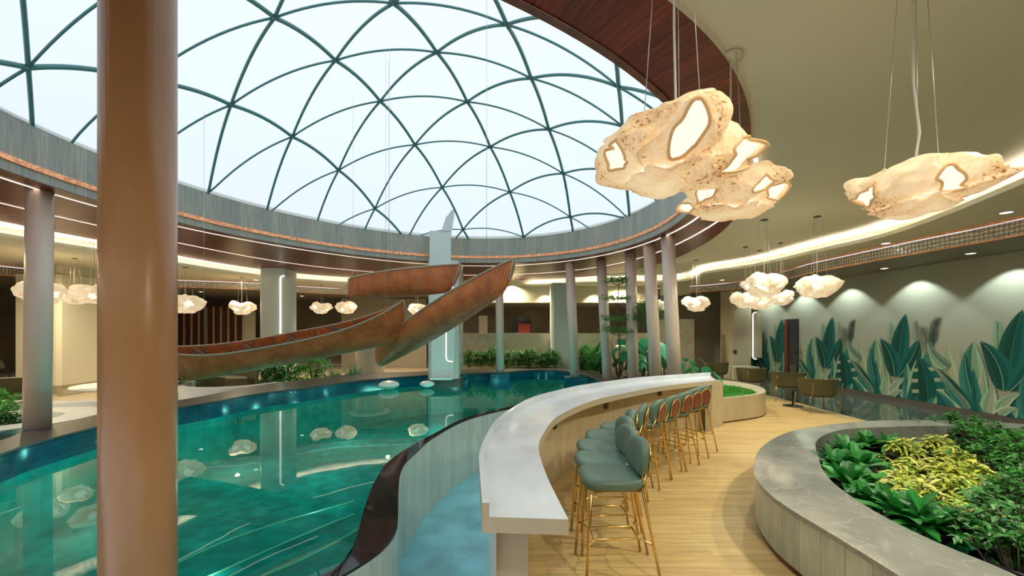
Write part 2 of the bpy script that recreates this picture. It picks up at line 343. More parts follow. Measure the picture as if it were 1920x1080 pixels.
def shade_mat():
    m = bpy.data.materials.new('paper_shell_shade'); m.use_nodes = True; nt = m.node_tree; b = nt.nodes['Principled BSDF']; L = nt.links.new
    tc = nt.nodes.new('ShaderNodeTexCoord'); n = nt.nodes.new('ShaderNodeTexNoise'); n.inputs['Scale'].default_value = 60; n.inputs['Detail'].default_value = 3
    n2 = nt.nodes.new('ShaderNodeTexNoise'); n2.inputs['Scale'].default_value = 5; n2.inputs['Detail'].default_value = 3
    L(tc.outputs['Object'], n.inputs['Vector']); L(tc.outputs['Object'], n2.inputs['Vector'])
    ad = nt.nodes.new('ShaderNodeMath'); ad.operation = 'MULTIPLY_ADD'; ad.inputs[1].default_value = .55; L(n2.outputs[0], ad.inputs[0])
    m3 = nt.nodes.new('ShaderNodeMath'); m3.operation = 'MULTIPLY'; m3.inputs[1].default_value = .5; L(n.outputs[0], m3.inputs[0]); L(m3.outputs[0], ad.inputs[2])
    r = nt.nodes.new('ShaderNodeValToRGB'); e = r.color_ramp.elements; e[0].position = .36; e[0].color = (.34, .15, .05, 1); e[1].position = .56; e[1].color = (1, .90, .72, 1)
    q = e.new(.42); q.color = (.92, .72, .44, 1)
    L(ad.outputs[0], r.inputs[0]); L(r.outputs[0], b.inputs['Base Color']); b.inputs['Roughness'].default_value = .6
    L(r.outputs[0], b.inputs['Emission Color']); b.inputs['Emission Strength'].default_value = .19
    t = nt.nodes.new('ShaderNodeBsdfTranslucent'); L(r.outputs[0], t.inputs[0]); mx = nt.nodes.new('ShaderNodeMixShader'); mx.inputs[0].default_value = .45
    L(b.outputs[0], mx.inputs[1]); L(t.outputs[0], mx.inputs[2]); L(mx.outputs[0], nt.nodes['Material Output'].inputs[0])
    return m
M['shade'] = shade_mat()
M['shade_outline'] = mat('brown_opening_outline', (.66, .40, .16), .6, emit=(1, .62, .28), es=.12)  # brown for the shaded edges of the lamp openings
M['bulb'] = glow('lamp_core', (1, .88, .70), .95)

# ------------------------------------------------------------------ oculus ring and dome
CX, CY = -1.67, 6.81
ZS, ZU, ZL, ZR, ZF = 3.85, 3.90, 3.64, 3.36, 4.58         # soffit, upper ceiling, lower ceiling, rim ceiling, top of the fascia
EA, EB, EPH = 5.40, 4.45, math.radians(-125.1)
def inner_r(th):
    d = th-EPH; return 1/math.sqrt((math.cos(d)/EA)**2+(math.sin(d)/EB)**2)
def four(c, th):
    r = c[0]
    for k in range(1, len(c)//2+1): r += c[2*k-1]*math.cos(k*th)+c[2*k]*math.sin(k*th)
    return r
OUT = [2.49, -1.152, 1.837, -.404, .012, .017, -.05, -.189, -.028, .004, -.136, .098, .087]   # widths over the opening, as a Fourier series
S1 = [.32, -.016, .105, -.05, -.006, -.024, -.068, .026, -.008]
S2 = [1.441, -.567, 1.097, -.226, -.059, .051, -.135, -.016, .014, .019, -.095]
def outer_r(th): return inner_r(th)+four(OUT, th)
def polar(th, r, z): return Vector((CX+r*math.cos(th), CY+r*math.sin(th), z))
NT = 180; TH = [2*PI*i/NT for i in range(NT)]
inn = [polar(t, inner_r(t), ZS) for t in TH]; out = [polar(t, outer_r(t), ZS) for t in TH]
inn2 = [polar(t, inner_r(t)+.05, ZS) for t in TH]
ring = struct(MB().strip(out, inn2, closed=True, uv=True).build('ceiling_oculus', M['soffit']))
struct(MB().strip([p+Vector((0, 0, ZU+.02-ZS)) for p in out], out, closed=True).build('trim_1', M['lip']))
zt = ZF
struct(MB().strip([p.copy() for p in inn], [Vector((p.x, p.y, zt)) for p in inn], closed=True, uv=True).build('fascia', M['fascia'], ring))
mb = MB()
inn_lo = [Vector((p.x, p.y, ZS-.012)) for p in inn]; in2_lo = [Vector((p.x, p.y, ZS-.012)) for p in [polar(t, inner_r(t)+.06, 0) for t in TH]]
mb.strip(in2_lo, inn_lo, closed=True); mb.strip(inn_lo, inn, closed=True); struct(mb.build('soffit_edge', M['redwood'], ring))
cz = 4.016
a = [polar(t, inner_r(t)-.03, cz-.035) for t in TH]; b = [polar(t, inner_r(t)-.03, cz+.035) for t in TH]; c = [polar(t, inner_r(t)+.01, cz+.035) for t in TH]; d = [polar(t, inner_r(t)+.01, cz-.035) for t in TH]
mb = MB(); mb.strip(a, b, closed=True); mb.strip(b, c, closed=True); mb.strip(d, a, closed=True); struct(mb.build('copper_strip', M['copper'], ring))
for C_ in (S1, S2):
    ts = [math.radians(-30+i*(206+30)/150) for i in range(151)]; q = [inner_r(t)+max(.12, four(C_, t)) for t in ts]
    A = [polar(t, r-.022, ZS-.006) for t, r in zip(ts, q)]; B = [polar(t, r+.022, ZS-.006) for t, r in zip(ts, q)]
    struct(MB().strip(A, B).build('light_strip', M['led'], ring))
# dome: shallow cap over the oculus, bent steel ribs in a three-way net
RISE, R0 = 2.0, 4.95
RS = (R0*R0+RISE*RISE)/(2*RISE)
def rho(x, y): return math.hypot(x-CX, y-CY)/inner_r(math.atan2(y-CY, x-CX))
def dome_z(x, y): return ZF+math.sqrt(max(0, RS*RS-(min(1.0, rho(x, y))*R0)**2))-(RS-RISE)
def on_dome(px, py):
    d = Vector(((px-960)/F, 1, (HZ-py)/F)); lo, hi = 2.0, 14.0
    best = None; t = 14.0; o = Vector((0, 0, EYE))
    while t > 2:
        p = o+d*t
        if rho(p.x, p.y) < 1 and p.z <= dome_z(p.x, p.y): best = t; break
        t -= .02
    return o+d*(best or 8)
KN = {(0, 0): (738, 5), (0, -1): (515, 32), (1, 0): (819, 97), (0, 1): (950, 44), (1, -1): (629, 113), (2, -1): (713, 189), (1, 1): (996, 145), (2, 0): (876, 190), (1, -2): (433, 196), (2, -2): (548, 255), (3, -1): (778, 271), (3, 0): (919, 275), (2, 1): (1029, 241), (3, -2): (635, 318), (4, -1): (829, 351), (4, 0): (956, 360), (3, 1): (1056, 325), (4, -2): (703, 390), (0, 2): (1160, 161), (-1, -2): (53, 128), (0, -2): (268, 150)}
NOD = {k: on_dome(*v) for k, v in KN.items()}
def node(i, j):
    if (i, j) in NOD: return NOD[i, j]
    # continue the net from its nearest known node
    k = min(KN, key=lambda k: (k[0]-i)**2+(k[1]-j)**2+(k[0]-i)*(k[1]-j)); di, dj = i-k[0], j-k[1]
    q = NOD[k]; x, y = q.x+di*.40+dj*1.63, q.y+di*1.21+dj*.12
    return Vector((x, y, dome_z(x, y)))
dome = struct(bpy.data.objects.new('window_1', None)); COL.objects.link(dome)
NR = 24; mb = MB(); vs = []
for k in range(NR+1):
    for t in TH[::2]:
        r = inner_r(t)*min(1, k/NR)+(.12 if k == NR else 0); z = ZF+math.sqrt(max(0, RS*RS-(min(1, k/NR)*R0)**2))-(RS-RISE)+.07
        vs.append(polar(t, r, z - (.12 if k == NR else 0)))
n2 = NT//2
mb.add(vs, [(k*n2+i, k*n2+(i+1) % n2, (k+1)*n2+(i+1) % n2, (k+1)*n2+i) for k in range(NR) for i in range(n2)], True)
struct(mb.build('dome_membrane', M['membrane'], dome))
curb = MB().strip([polar(t, inner_r(t), ZF-.02) for t in TH], [polar(t, inner_r(t)+.5, ZF-.02) for t in TH], closed=True)
curb.strip([polar(t, inner_r(t)+.13, ZF-.05) for t in TH], [polar(t, inner_r(t)+.13, ZF+.1) for t in TH], closed=True)
struct(curb.build('curb', M['lip'], dome))
for i in range(-4, 8):
    for j in range(-5, 6):
        for (di, dj, w) in ((1, 0, .032), (0, 1, .017), (-1, 1, .024)):
            a, b = node(i, j), node(i+di, j+dj)
            pts = []
            for k in range(13):
                t = k/12; p = a.lerp(b, t)
                if rho(p.x, p.y) > 1.0: continue
                z = dome_z(p.x, p.y)*1.0; z = max(z, a.z+(b.z-a.z)*t if rho(a.x, a.y) < 1 and rho(b.x, b.y) < 1 else 0)+.05*4*t*(1-t)
                pts.append(Vector((p.x, p.y, z-.02)))
            if len(pts) < 2: continue
            if len(pts) < 13:                                       # a rib that runs into the curb
                e = [x for x in (a, b) if rho(x.x, x.y) <= 1]
                lo, hi = 0, 1
                last = pts[-1] if rho(b.x, b.y) > 1 else pts[0]; step = (b-a).normalized()*(.02 if rho(b.x, b.y) > 1 else -.02)
                p = Vector((last.x, last.y, 0)); s2 = Vector((step.x, step.y, 0))
                while rho(p.x+s2.x, p.y+s2.y) < 1.01: p += s2
                p.z = dome_z(p.x, p.y)-.03
                pts = pts+[p] if rho(b.x, b.y) > 1 else [p]+pts
            struct(MB().tube(pts, w, n=6).build('rib', M['steel_teal'], dome))

# ------------------------------------------------------------------ ceilings
cove = [(-9.88, 7.6), (-9.56, 9.26), (-9.35, 10.8), (-8.4, 12.3), (-7.4, 13.1), (-5.8, 14.1), (-3, 15.2), (0, 15.6), (3, 15.5), (5.6, 15.2), (6.5, 14.5), (6.25, 12.7), (6.9, 11.3), (7.09, 9.2), (7.2, 7.48), (6.34, 4.96), (5.4, 3.2), (3.6, .6), (0.5, -1.2), (-4, -1.5), (-8, 0), (-9.8, 3.5)]
frz = [(-14.3, 8), (-14.2, 10.95), (-13.8, 12), (-13.3, 12.9), (-12.2, 14), (-9.9, 15.0), (-9.0, 16), (-6.95, 17.2), (-3, 17.6), (1, 17.6), (5, 17.4), (7.3, 16.2), (8.43, 14.5), (8.3, 12.1), (8.0, 10.7), (7.98, 9.8), (8.0, 8.2), (8.03, 7.55), (8.1, 6.3), (7.6, 3.5), (6, 0), (0.5, -3), (-6, -3), (-11, -1), (-13.8, 4)]
def loop(p, n=200):
    q = [Vector((x, y, 0)) for x, y in p]; q = q[-2:]+q+q[:3]; s = smoothline(q, 2000)
    # cut the overlap: keep the stretch from the 3rd to the (n+3)th knot
    def near(v, lo, hi): return min(range(lo, hi), key=lambda i: (s[i]-v).length)
    i0 = near(q[2], 0, 700); i1 = near(q[2], 1300, 2000)
    return resample(s[i0:i1+1], n+1)[:-1]
CL, FL = loop(cove), loop(frz)
def by_angle(line, n=NT):
    """a loop resampled to even angles about the oculus centre"""
    out = []
    pol = sorted([(math.atan2(p.y-CY, p.x-CX) % (2*PI), math.hypot(p.x-CX, p.y-CY)) for p in line])
    pol = [(pol[-1][0]-2*PI, pol[-1][1])]+pol+[(pol[0][0]+2*PI, pol[0][1])]
    k = 0
    for t in TH:
        while pol[k+1][0] < t: k += 1
        q = (t-pol[k][0])/max(1e-9, pol[k+1][0]-pol[k][0]); out.append(pol[k][1]+(pol[k+1][1]-pol[k][1])*q)
    return out
CR, FR = by_angle(CL), by_angle(FL)
CR = [max(c, outer_r(t)+.22) for c, t in zip(CR, TH)]
pr = lambda R, z, d=0: [polar(t, r+d, z) for t, r in zip(TH, R)]
OR_ = [outer_r(t) for t in TH]
struct(MB().strip(pr(OR_, ZU), pr(CR, ZU, .6), closed=True).build('ceiling', M['ceiling']))
mb = MB(); mb.strip(pr(CR, ZL), pr(FR, ZL), closed=True); struct(mb.build('ceiling_lower', M['ceiling']))
mb = MB(); mb.strip(pr(CR, ZL), pr(CR, ZL+.075), closed=True); mb.strip(pr(CR, ZL+.075), pr(CR, ZL+.075, .03), closed=True); mb.strip(pr(CR, ZL+.075, .03), pr(CR, ZL+.02, .03), closed=True)
mb.strip(pr(CR, ZL+.02, .03), pr(CR, ZL+.02, .6), closed=True); mb.strip(pr(CR, ZL+.02, .6), pr(CR, ZU, .6), closed=True)
struct(mb.build('trim_2', M['lip']))
mb = MB(); mb.strip(pr(CR, ZL+.05, .06), pr(CR, ZL+.05, .10), closed=True); struct(mb.build('trim_3', M['led_cove']))
fz = struct(MB().strip(pr(FR, ZR), pr(FR, ZL-.05), closed=True, uv=True).build('trim_4', M['beads']))
mb = MB(); mb.strip(pr(FR, ZL-.03, -.03), pr(FR, ZL, -.03), closed=True); mb.strip(pr(FR, ZL-.03, -.03), pr(FR, ZL-.03, .01), closed=True); mb.strip(pr(FR, ZR-.012, -.015), pr(FR, ZR+.006, -.015), closed=True); mb.strip(pr(FR, ZR-.012, -.02), pr(FR, ZR-.012, .04), closed=True)
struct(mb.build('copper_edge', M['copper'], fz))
XL, XR, YB, YF = -19.0, 9.8, 20.5, -4.0
def to_wall(t, r):
    c, s_ = math.cos(t), math.sin(t); k = 1e9
    if c > 1e-6: k = min(k, (XR-CX)/c)
    if c < -1e-6: k = min(k, (XL-CX)/c)
    if s_ > 1e-6: k = min(k, (YB-CY)/s_)
    if s_ < -1e-6: k = min(k, (YF-CY)/s_)
    return polar(t, max(k, r), ZR)
TH8 = sorted(TH+[math.atan2(y-CY, x-CX) % (2*PI) for x in (XL, XR) for y in (YB, YF)])
def fr_at(t): i = t/(2*PI)*NT; k = int(i) % NT; q = i-int(i); return FR[k]*(1-q)+FR[(k+1) % NT]*q
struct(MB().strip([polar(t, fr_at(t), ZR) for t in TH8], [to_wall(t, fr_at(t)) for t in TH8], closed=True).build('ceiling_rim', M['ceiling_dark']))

# ------------------------------------------------------------------ walls
def wall(name, a, b, m, z0=-.02, z1=ZR+.6):
    o = MB(); o.quad((a[0], a[1], z0), (b[0], b[1], z0), (b[0], b[1], z1), (a[0], a[1], z1)); return struct(o.build(name, m))
wall('wall_right', (XR, YF), (XR, 17.7), M['mural_ground'])
wall('wall_left', (XL, YF), (XL, YB), M['wall_dark']); wall('wall_back', (XL, YB), (XR, YB), M['wall_dark']); wall('wall_front', (XL, YF), (XR, YF), M['wall'])
bs = MB(); bs.box((XR-.02, (YF+15.35)/2, .06), (.04, 15.35-YF, .12)); struct(bs.build('baseboard_right', M['trim_dark']))

# ------------------------------------------------------------------ floors, pool, basin
ZW, ZC, ZB = .17, .41, -.95                                # water, coping, basin floor
c_in = P2([(0, 851), (66, 829), (199, 795), (313, 767), (404, 752), (487, 737), (586, 725), (685, 712), (800, 703), (870, 700), (937, 698), (1000, 693.5), (1040, 694), (1075, 698), (1105, 706), (1122, 714)], ZC)
c_out = P2([(0, 826), (53, 807), (199, 775), (312, 754), (378, 743), (487, 722), (612, 707), (678, 700), (800, 696), (870, 693), (937, 690), (1000, 687.5), (1040, 688), (1086, 692), (1118, 699), (1139, 707), (1150, 716)], ZC)
near_in = P2([(955, 763), (877, 782), (814, 813), (770, 837), (729, 865), (710, 891), (696, 917), (681, 961), (666, 1017), (649, 1048), (600, 1081)], ZW)
near_out = P2([(955, 766), (877, 786), (814, 819), (781, 847), (762, 865), (751, 887), (747, 921), (746, 976), (740, 1002), (714, 1032), (677, 1058), (636, 1082)], .15)
NI = smoothline([(2.45, 10.9), (1.6, 10.2), (.9, 9.5)]+near_in+[(-1.75, 2.3), (-2.6, 1.9), (-3.6, 1.85), (-4.6, 2.3)], 120)
NO = smoothline([(2.55, 10.8), (1.7, 10.05), (1.0, 9.3)]+near_out+[(-1.55, 2.05), (-2.5, 1.55), (-3.7, 1.45), (-4.9, 1.95)], 120)
CI = smoothline([(-4.6, 2.3), (-5.4, 3.3)]+c_in+[(2.45, 10.9)], 120); CO = smoothline([(-4.9, 1.95), (-6.0, 3.3)]+c_out+[(2.75, 10.9)], 120)
poly = CI+NI[1:-1]
basin = struct(MB().ngon([(p.x, p.y) for p in poly], -.85).build('floor_pool', M['pool_floor']))
struct(MB().strip(z3(CI, ZW-.10), z3(CI, ZC-.03), uv=True).build('wall_pool', M['pool_tile'])); struct(MB().strip(z3(CI, -.85), z3(CI, ZW-.10), uv=True).build('wall_pool_far', M['pool_floor']))
struct(MB().strip(z3(NI, -.85), z3(NI, ZW), uv=True).build('wall_pool_near', M['pool_floor']))
mb = MB(); mb.strip(z3(CI, ZC), z3(CO, ZC)); mb.strip(z3(CI, ZC-.05), z3(CI, ZC)); mb.strip(z3(CO, ZC), z3(CO, -.02)); struct(mb.build('trim_5', M['coping']))
mb = MB(); mb.strip(z3(NI, ZW+.004), z3(NO, .15)); mb.strip(z3(NO, .15), z3(NO, .13)); struct(mb.build('trim_6', M['coping_wet']))
struct(MB().strip(z3(NO, .13), z3(NO, ZB), uv=True).build('wall_overflow', M['basin_wall']))
wt = MB().ngon([(p.x, p.y) for p in poly], ZW).build('pool_water', M['water']); struct(wt)
# thin cream lines along the step edges under the water
for k, (z, pl_) in enumerate(((-.42, [(230, 1100), (315, 1062), (420, 1015), (520, 980), (600, 957), (662, 939)]), (-.26, [(330, 1104), (395, 1078), (480, 1040), (560, 1005), (620, 980), (664, 963)]), (-.10, [(430, 1104), (500, 1075), (560, 1050), (620, 1020), (668, 992)]))):
    ln = [Vector(q) for q in P2(pl_, z)]; ln = smoothline(ln, 30); sd = [p+Vector((.55, -.5)) for p in ln]
    struct(MB().strip(z3(ln, z), z3(sd, z)).strip(z3(ln, z-.2), z3(ln, z)).build('pool_step', M['pool_floor'], basin)); struct(MB().strip(z3(ln, z+.004), z3([p+Vector((.028, -.024)) for p in ln], z+.004)).build('step_line', M['pool_step'], basin))
struct(MB().ngon([(-2.6, .2), (1.6, .2), (2.2, 6.2), (3.2, 11), (1.6, 10.6), (-.5, 9.2), (-2, 7), (-2.3, 4)], ZB).build('floor_basin', M['basin_floor']))
# bar counter plan
LO = smoothline([(-.146, 1.93), (-.2, 2.43), (-.225, 2.73), (-.2, 3.26), (-.115, 3.86), (.21, 4.84), (.6, 5.45), (1.15, 6.1), (2.3, 7.0), (3.88, 7.77)], 90)
RO = smoothline([(.273, 1.907), (.218, 2.485), (.207, 3.07), (.291, 3.53), (.491, 4.18), (.968, 4.98), (1.55, 5.6), (2.465, 6.38), (3.68, 7.09)], 90)
body_r = offset(LO, -.30); body_l = offset(LO, -.07)
deck_poly = [(p.x, p.y) for p in offset(LO, -.25)]+[(3.9, 7.7), (4.6, 10.5), (4.9, 13.2), (7.15, 13.2), (7.15, -3.9), (.1, -3.9)]
struct(MB().ngon(deck_poly, 0).build('floor', M['deck']))
struct(MB().ngon([(7.15, -3.9), (7.15, 20.4), (9.8, 20.4), (9.8, -3.9)], .001).build('floor_corridor', M['marble_floor']))
lp = [(-18.9, -3.9), (-18.9, 20.4), (7.15, 20.4), (7.15, 8.2), (4.0, 7.9)]+[(p.x, p.y) for p in offset(LO, -.2)][::-1][:30]+[(1.6, 6.9), (2.6, 10.0)]+[(p.x, p.y) for p in CO][::-1]
struct(MB().ngon(lp, -.006).build('floor_lounge', M['lounge']))
struct(MB().strip(z3([Vector(q) for q in ((1.2, 6.1), (1.75, 7.0), (2.7, 10.2), (2.75, 10.9))], ZB), z3([Vector(q) for q in ((1.2, 6.1), (1.75, 7.0), (2.7, 10.2), (2.75, 10.9))], .36), uv=True).build('wall_basin', M['basin_wall']))

# ------------------------------------------------------------------ partitions and far rooms
def slab(name, poly, z0, z1, m, parent=None): return struct(MB().prism(poly, z0, z1).build(name, m, parent))
slab('wall_niche', [(7.35, 17.6), (9.82, 17.6), (9.82, 17.75), (7.35, 17.75)], 0, 3.4, M['wall_taupe'])
slab('wall_partition', [(5.6, 15.7), (7.25, 15.7), (7.25, 15.9), (5.6, 15.9)], 0, 2.25, M['marble_cream'])
slab('wall_bulkhead', [(-2.5, 16.4), (6.0, 16.4), (6.0, 16.6), (-2.5, 16.6)], 2.95, ZU, M['wall'])
slab('wall_low', [(-2.9, 15.9), (5.6, 15.9), (5.6, 16.1), (-2.9, 16.1)], 0, 1.68, M['marble_cream'])
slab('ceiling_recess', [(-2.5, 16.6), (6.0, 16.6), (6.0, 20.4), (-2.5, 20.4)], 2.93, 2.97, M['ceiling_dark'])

# ------------------------------------------------------------------ round poles under the ring
def pole(base, top_x, s, r, label, zb, m=M['column_grey'], plinth=True, lean=True):
    b = at(*base, s=s); t = at(top_x, 0, s=s)
    o = thing('round_column', label, 'column', (b.x, b.y, zb), group='round columns under the oculus')
    dx = (t.x-b.x)
    MB().tube([(0, 0, 0), (dx, 0, ZS-zb)], r, n=28).build('shaft', m, o)
    if plinth: MB().box((0, -.02, -.26), (.62, .5, .5)).build('plinth', M['pool_tile'], o)
    return o
pole((1078, 706), 1068, .01600, .142, 'beige pole on a blue plinth, leftmost of the five poles by the tree bed', ZC+.02)
pole((1140, 713), 1127, .01545, .142, 'beige pole second from left in the row of five by the tree bed', .2, plinth=False)
pole((1188, 713), 1182, .01408, .142, 'beige pole in the middle of the five by the tree bed', .2, plinth=False)
pole((1231, 713), 1217, .01275, .142, 'beige pole second from right in the row of five by the tree bed', .2, plinth=False)
pole((1267, 713), 1252, .01150, .142, 'beige pole at the right end of the row of five behind the bar counter', .2, plinth=False)
pole((938, 700), 936, .01735, .128, 'beige pole on a blue plinth behind the raised end of the steep canoe', ZC+.02)
pole((860, 702), 860, .01690, .14, 'beige pole on a blue plinth just right of the pale glossy pillar', ZC+.02)
pole((70, 806), 75, .00776, .142, 'pale beige pole on the coping at the far left, in front of the lounge', ZC)
nc = thing('round_column', 'thick brown foreground column rising from floor to ceiling beside the pool', 'column', (-1.765, 1.87, .15), group='round columns under the oculus')
MB().tube([(0, 0, -1.0), (0, 0, ZS-.15)], .139, n=40).build('shaft', M['column'], nc)
# pale glossy pillar with a spout that rises through the ring
wp = thing('water_pillar', 'pale glossy pillar rising past the ring between the canoes', 'pillar', (-1.98, 11.62, ZC))
MB().prism([(-.46, -.12), (-.34, -.28), (.30, -.28), (.42, -.12), (.42, .2), (-.46, .2)], 0, ZS-ZC-.02).build('shaft', M['pillar_white'], wp)
MB().prism([(-.34, -.46), (.28, -.46), (.28, -.30), (-.34, -.30)], 0, .05).prism([(-.36, -.42), (.24, -.42), (.24, -.285), (-.36, -.285)], 2.2, ZF-ZC+.06).build('front_panel', M['pillar_white'], wp)
mb = MB(); A = [(-.02, -.44), (.24, -.44), (.24, -.2), (-.02, -.2)]
mb.add([(x, y, ZF-ZC+.05) for x, y in A]+[(.10, -.44, ZF-ZC+.42), (.34, -.44, ZF-ZC+.72), (.34, -.2, ZF-ZC+.72), (.10, -.2, ZF-ZC+.42)], [(0, 1, 5, 4), (1, 2, 6, 5), (2, 3, 7, 6), (3, 0, 4, 7), (4, 5, 6, 7)]); mb.build('spout', M['pillar_white'], wp)
MB().box((0, .05, -.13), (.98, .62, .24)).build('plinth', M['coping'], wp)
def led_path(w, z0, z1, r, y, x0):
    """a hooked light line: up one side, rounded corners at both ends"""
    p = [(x0+w, y, z0)]+[(x0+r-r*math.cos(a)*1, y, z0+r-r*math.sin(a)) for a in [PI/2-PI/2*k/6 for k in range(7)]]
    p += [(x0+r-r*math.cos(a), y, z1-r+r*math.sin(a)) for a in [PI/2*k/6 for k in range(7)]]+[(x0+w, y, z1)]
    return p
MB().prism([(.11, -.42), (.36, -.42), (.36, -.28), (.11, -.28)], .55, 2.6).build('side_blade', M['pillar_white'], wp)
MB().tube(led_path(.2, .52, 2.63, .12, -.42, .11), .016, n=6).build('light_strip', M['led_white'], wp)
# clad square pillars
def pillar(cx, s, w, label, zt=ZL, cap=None, foot=None, m=M['pillar'], blade=None, rz=0, round_=False, zb=0):
    c = at(cx, 700, s=s); o = thing('clad_pillar', label, 'pillar', (c.x, c.y+w/2, zb), rz, group='clad pillars')
    def sq(h): return [(-h, -h+.08), (-h+.08, -h), (h-.08, -h), (h, -h+.08), (h, h), (-h, h)]
    z0 = foot or 0; z1 = (cap or zt)-zb
    if round_: MB().lathe([(w/2, z0), (w/2, z1)], 40).build('shaft', m, o)
    else: MB().prism(sq(w/2), z0, z1).build('shaft', m, o)
    if foot: MB().prism(sq(w*.42), 0, foot).build('foot', m, o)
    if cap: MB().prism(sq(w*.40), z1, zt-zb).build('neck', m, o)
    if blade:
        bx, z0_, z1_, sgn = blade
        MB().prism([(bx, -w/2-.02), (bx+sgn*.36, -w/2-.02), (bx+sgn*.36, -w/2+.14), (bx, -w/2+.14)], z0_, z1_).build('side_blade', m, o)
        p = led_path(.14, z0_-.05, z1_+.04, .10, -w/2-.04, 0); p = [(bx+(sgn*q[0] if sgn > 0 else q[0]*-1), q[1], q[2]) for q in p]
        MB().tube(p, .02, n=6).build('light_strip', M['led_white'], o)
    return o
pillar(67, .01457, 1.26, 'wide ivory pillar at the far left, behind the pale pole and the hanging lamps', cap=3.35, foot=.30)
pillar(508, .0175, .80, 'pale blue and ivory pillar behind the middle of the long open canoe', zt=ZU, m=M['pillar_white'], blade=(.33, .7, 3.55, 1))
pillar(1053, .0206, .76, 'pale green pillar standing at the far pool end left of the tree bed', m=M['pillar_white'], zb=.2)
struct(MB().box((at(1272, 700, s=.0205).x, 15.5, (3.2+ZU)/2), (.85, .7, ZU-3.2)).build('wall_drop', M['wall']))
pillar(1391, .0205, .80, 'beige pillar with a dark socket and a light line, left of the mural', m=M['laminate'], blade=(.40, .75, 2.45, 1))
sk = MB().box((8.55, 15.13, .98), (.13, .03, .13)).build('wall_socket', M['outlet']); tag(sk, 'dark square socket plate on the beige pillar left of the mural', 'socket')
bl = MB().prism([(8.1, 14.4), (9.05, 14.4), (9.05, 15.1), (8.1, 15.1)], 0, .46).build('plinth_block', M['marble_cream']); tag(bl, 'cream stone block seat at the foot of the beige pillar', 'bench')
# round cream plinth beyond the pool
pr_ = thing('round_plinth', 'round fluted cream plinth behind the grasses, between the two canoe tips', 'plinth', (-5.25, 14.6, 0)); mb = MB(); n = 64
ol = [((.50+.012*(k % 2))*math.cos(2*PI*k/n), (.50+.012*(k % 2))*math.sin(2*PI*k/n)) for k in range(n)]
mb.prism(ol, 0, 1.5); mb.build('shaft', M['pillar'], pr_); MB().lathe([(.0, 1.5), (.68, 1.5), (.72, 1.54), (.68, 1.58), (0, 1.58)], 40).build('top', M['marble_white'], pr_)

# ------------------------------------------------------------------ bar counter
ct = thing('bar_counter', 'long curved bar counter with a white quartz top and wood front', 'bar counter', (0, 0, 0))
zt, zf, zl = .93, .855, 1.0
lin = offset(LO, -.035)
mb = MB(); mb.strip(z3(lin, zt), z3(RO, zt)); mb.build('worktop', M['marble_white'], ct)
mb = MB(); mb.strip(z3(RO, zt), z3(RO, zf)); mb.strip(z3(RO, zf), z3(LO, zf)); mb.strip(z3(LO, zf), z3(LO, zl-.012))
mb.add([z3([LO[0]], zl)[0], z3([lin[0]], zl)[0], z3([lin[0]], zt)[0], z3([RO[0]], zt)[0], z3([RO[0]], zf)[0], z3([LO[0]], zf)[0]], [(0, 1, 2, 3, 4, 5)])
mb.add([z3([LO[-1]], zl)[0], z3([lin[-1]], zl)[0], z3([lin[-1]], zt)[0], z3([RO[-1]], zt)[0], z3([RO[-1]], zf)[0], z3([LO[-1]], zf)[0]], [(0, 1, 2, 3, 4, 5)])
mb.build('fascia_board', M['laminate'], ct)
mb = MB(); mb.strip(z3(LO, zl), z3(lin, zl)); mb.strip(z3(lin, zl), z3(lin, zt)); mb.strip(z3(LO, zl-.014), z3(LO, zl)); mb.build('upstand', M['marble_white'], ct)
n0 = 8
MB().strip(z3(body_r[n0:], 0), z3(body_r[n0:], zf), uv=True).build('front_panel', M['clad'], ct)
mb = MB(); mb.strip(z3(body_l, ZB), z3(body_l, zf), uv=True); mb.build('back_panel', M['white'], ct)
e = body_l[-1]; e2 = body_r[-1]; r_ = RO[-1]
mb = MB(); mb.prism([(e.x-.14, e.y-.04), (r_.x-.20, r_.y+.02), (r_.x-.06, r_.y+.06), (e.x, e.y)], 0, zf); mb.build('end_panel', M['clad'], ct)
l0 = body_l[1]; MB().prism([(l0.x+.0, l0.y), (l0.x+.17, l0.y), (l0.x+.17, l0.y+.32), (l0.x, l0.y+.32)], ZB, zf).build('end_leg', M['laminate'], ct)
mb = MB().strip(z3(offset(LO, -.17)[1:14], ZB), z3(offset(LO, -.17)[1:14], zf)); mb.build('inner_panel', M['laminate'], ct)
def on_body(px, py):
    best = min(range(len(body_r)-1), key=lambda i: abs(960+F*body_r[i].x/body_r[i].y-px) + (0 if body_r[i].y > 3.4 else 999))
    p = body_r[best]; d = body_r[best+1]-body_r[best]; return Vector((p.x, p.y, EYE-(py-HZ)*p.y/F)), math.atan2(d.y, d.x)
for px, py in ((1041, 797), (1133, 761), (1234, 737)):
    p, a = on_body(px, py); MB().box(p+Vector((math.sin(a)*.012, -math.cos(a)*.012, 0)), (.075, .02, .085), rz=a).build('power_outlet', M['outlet'], ct)

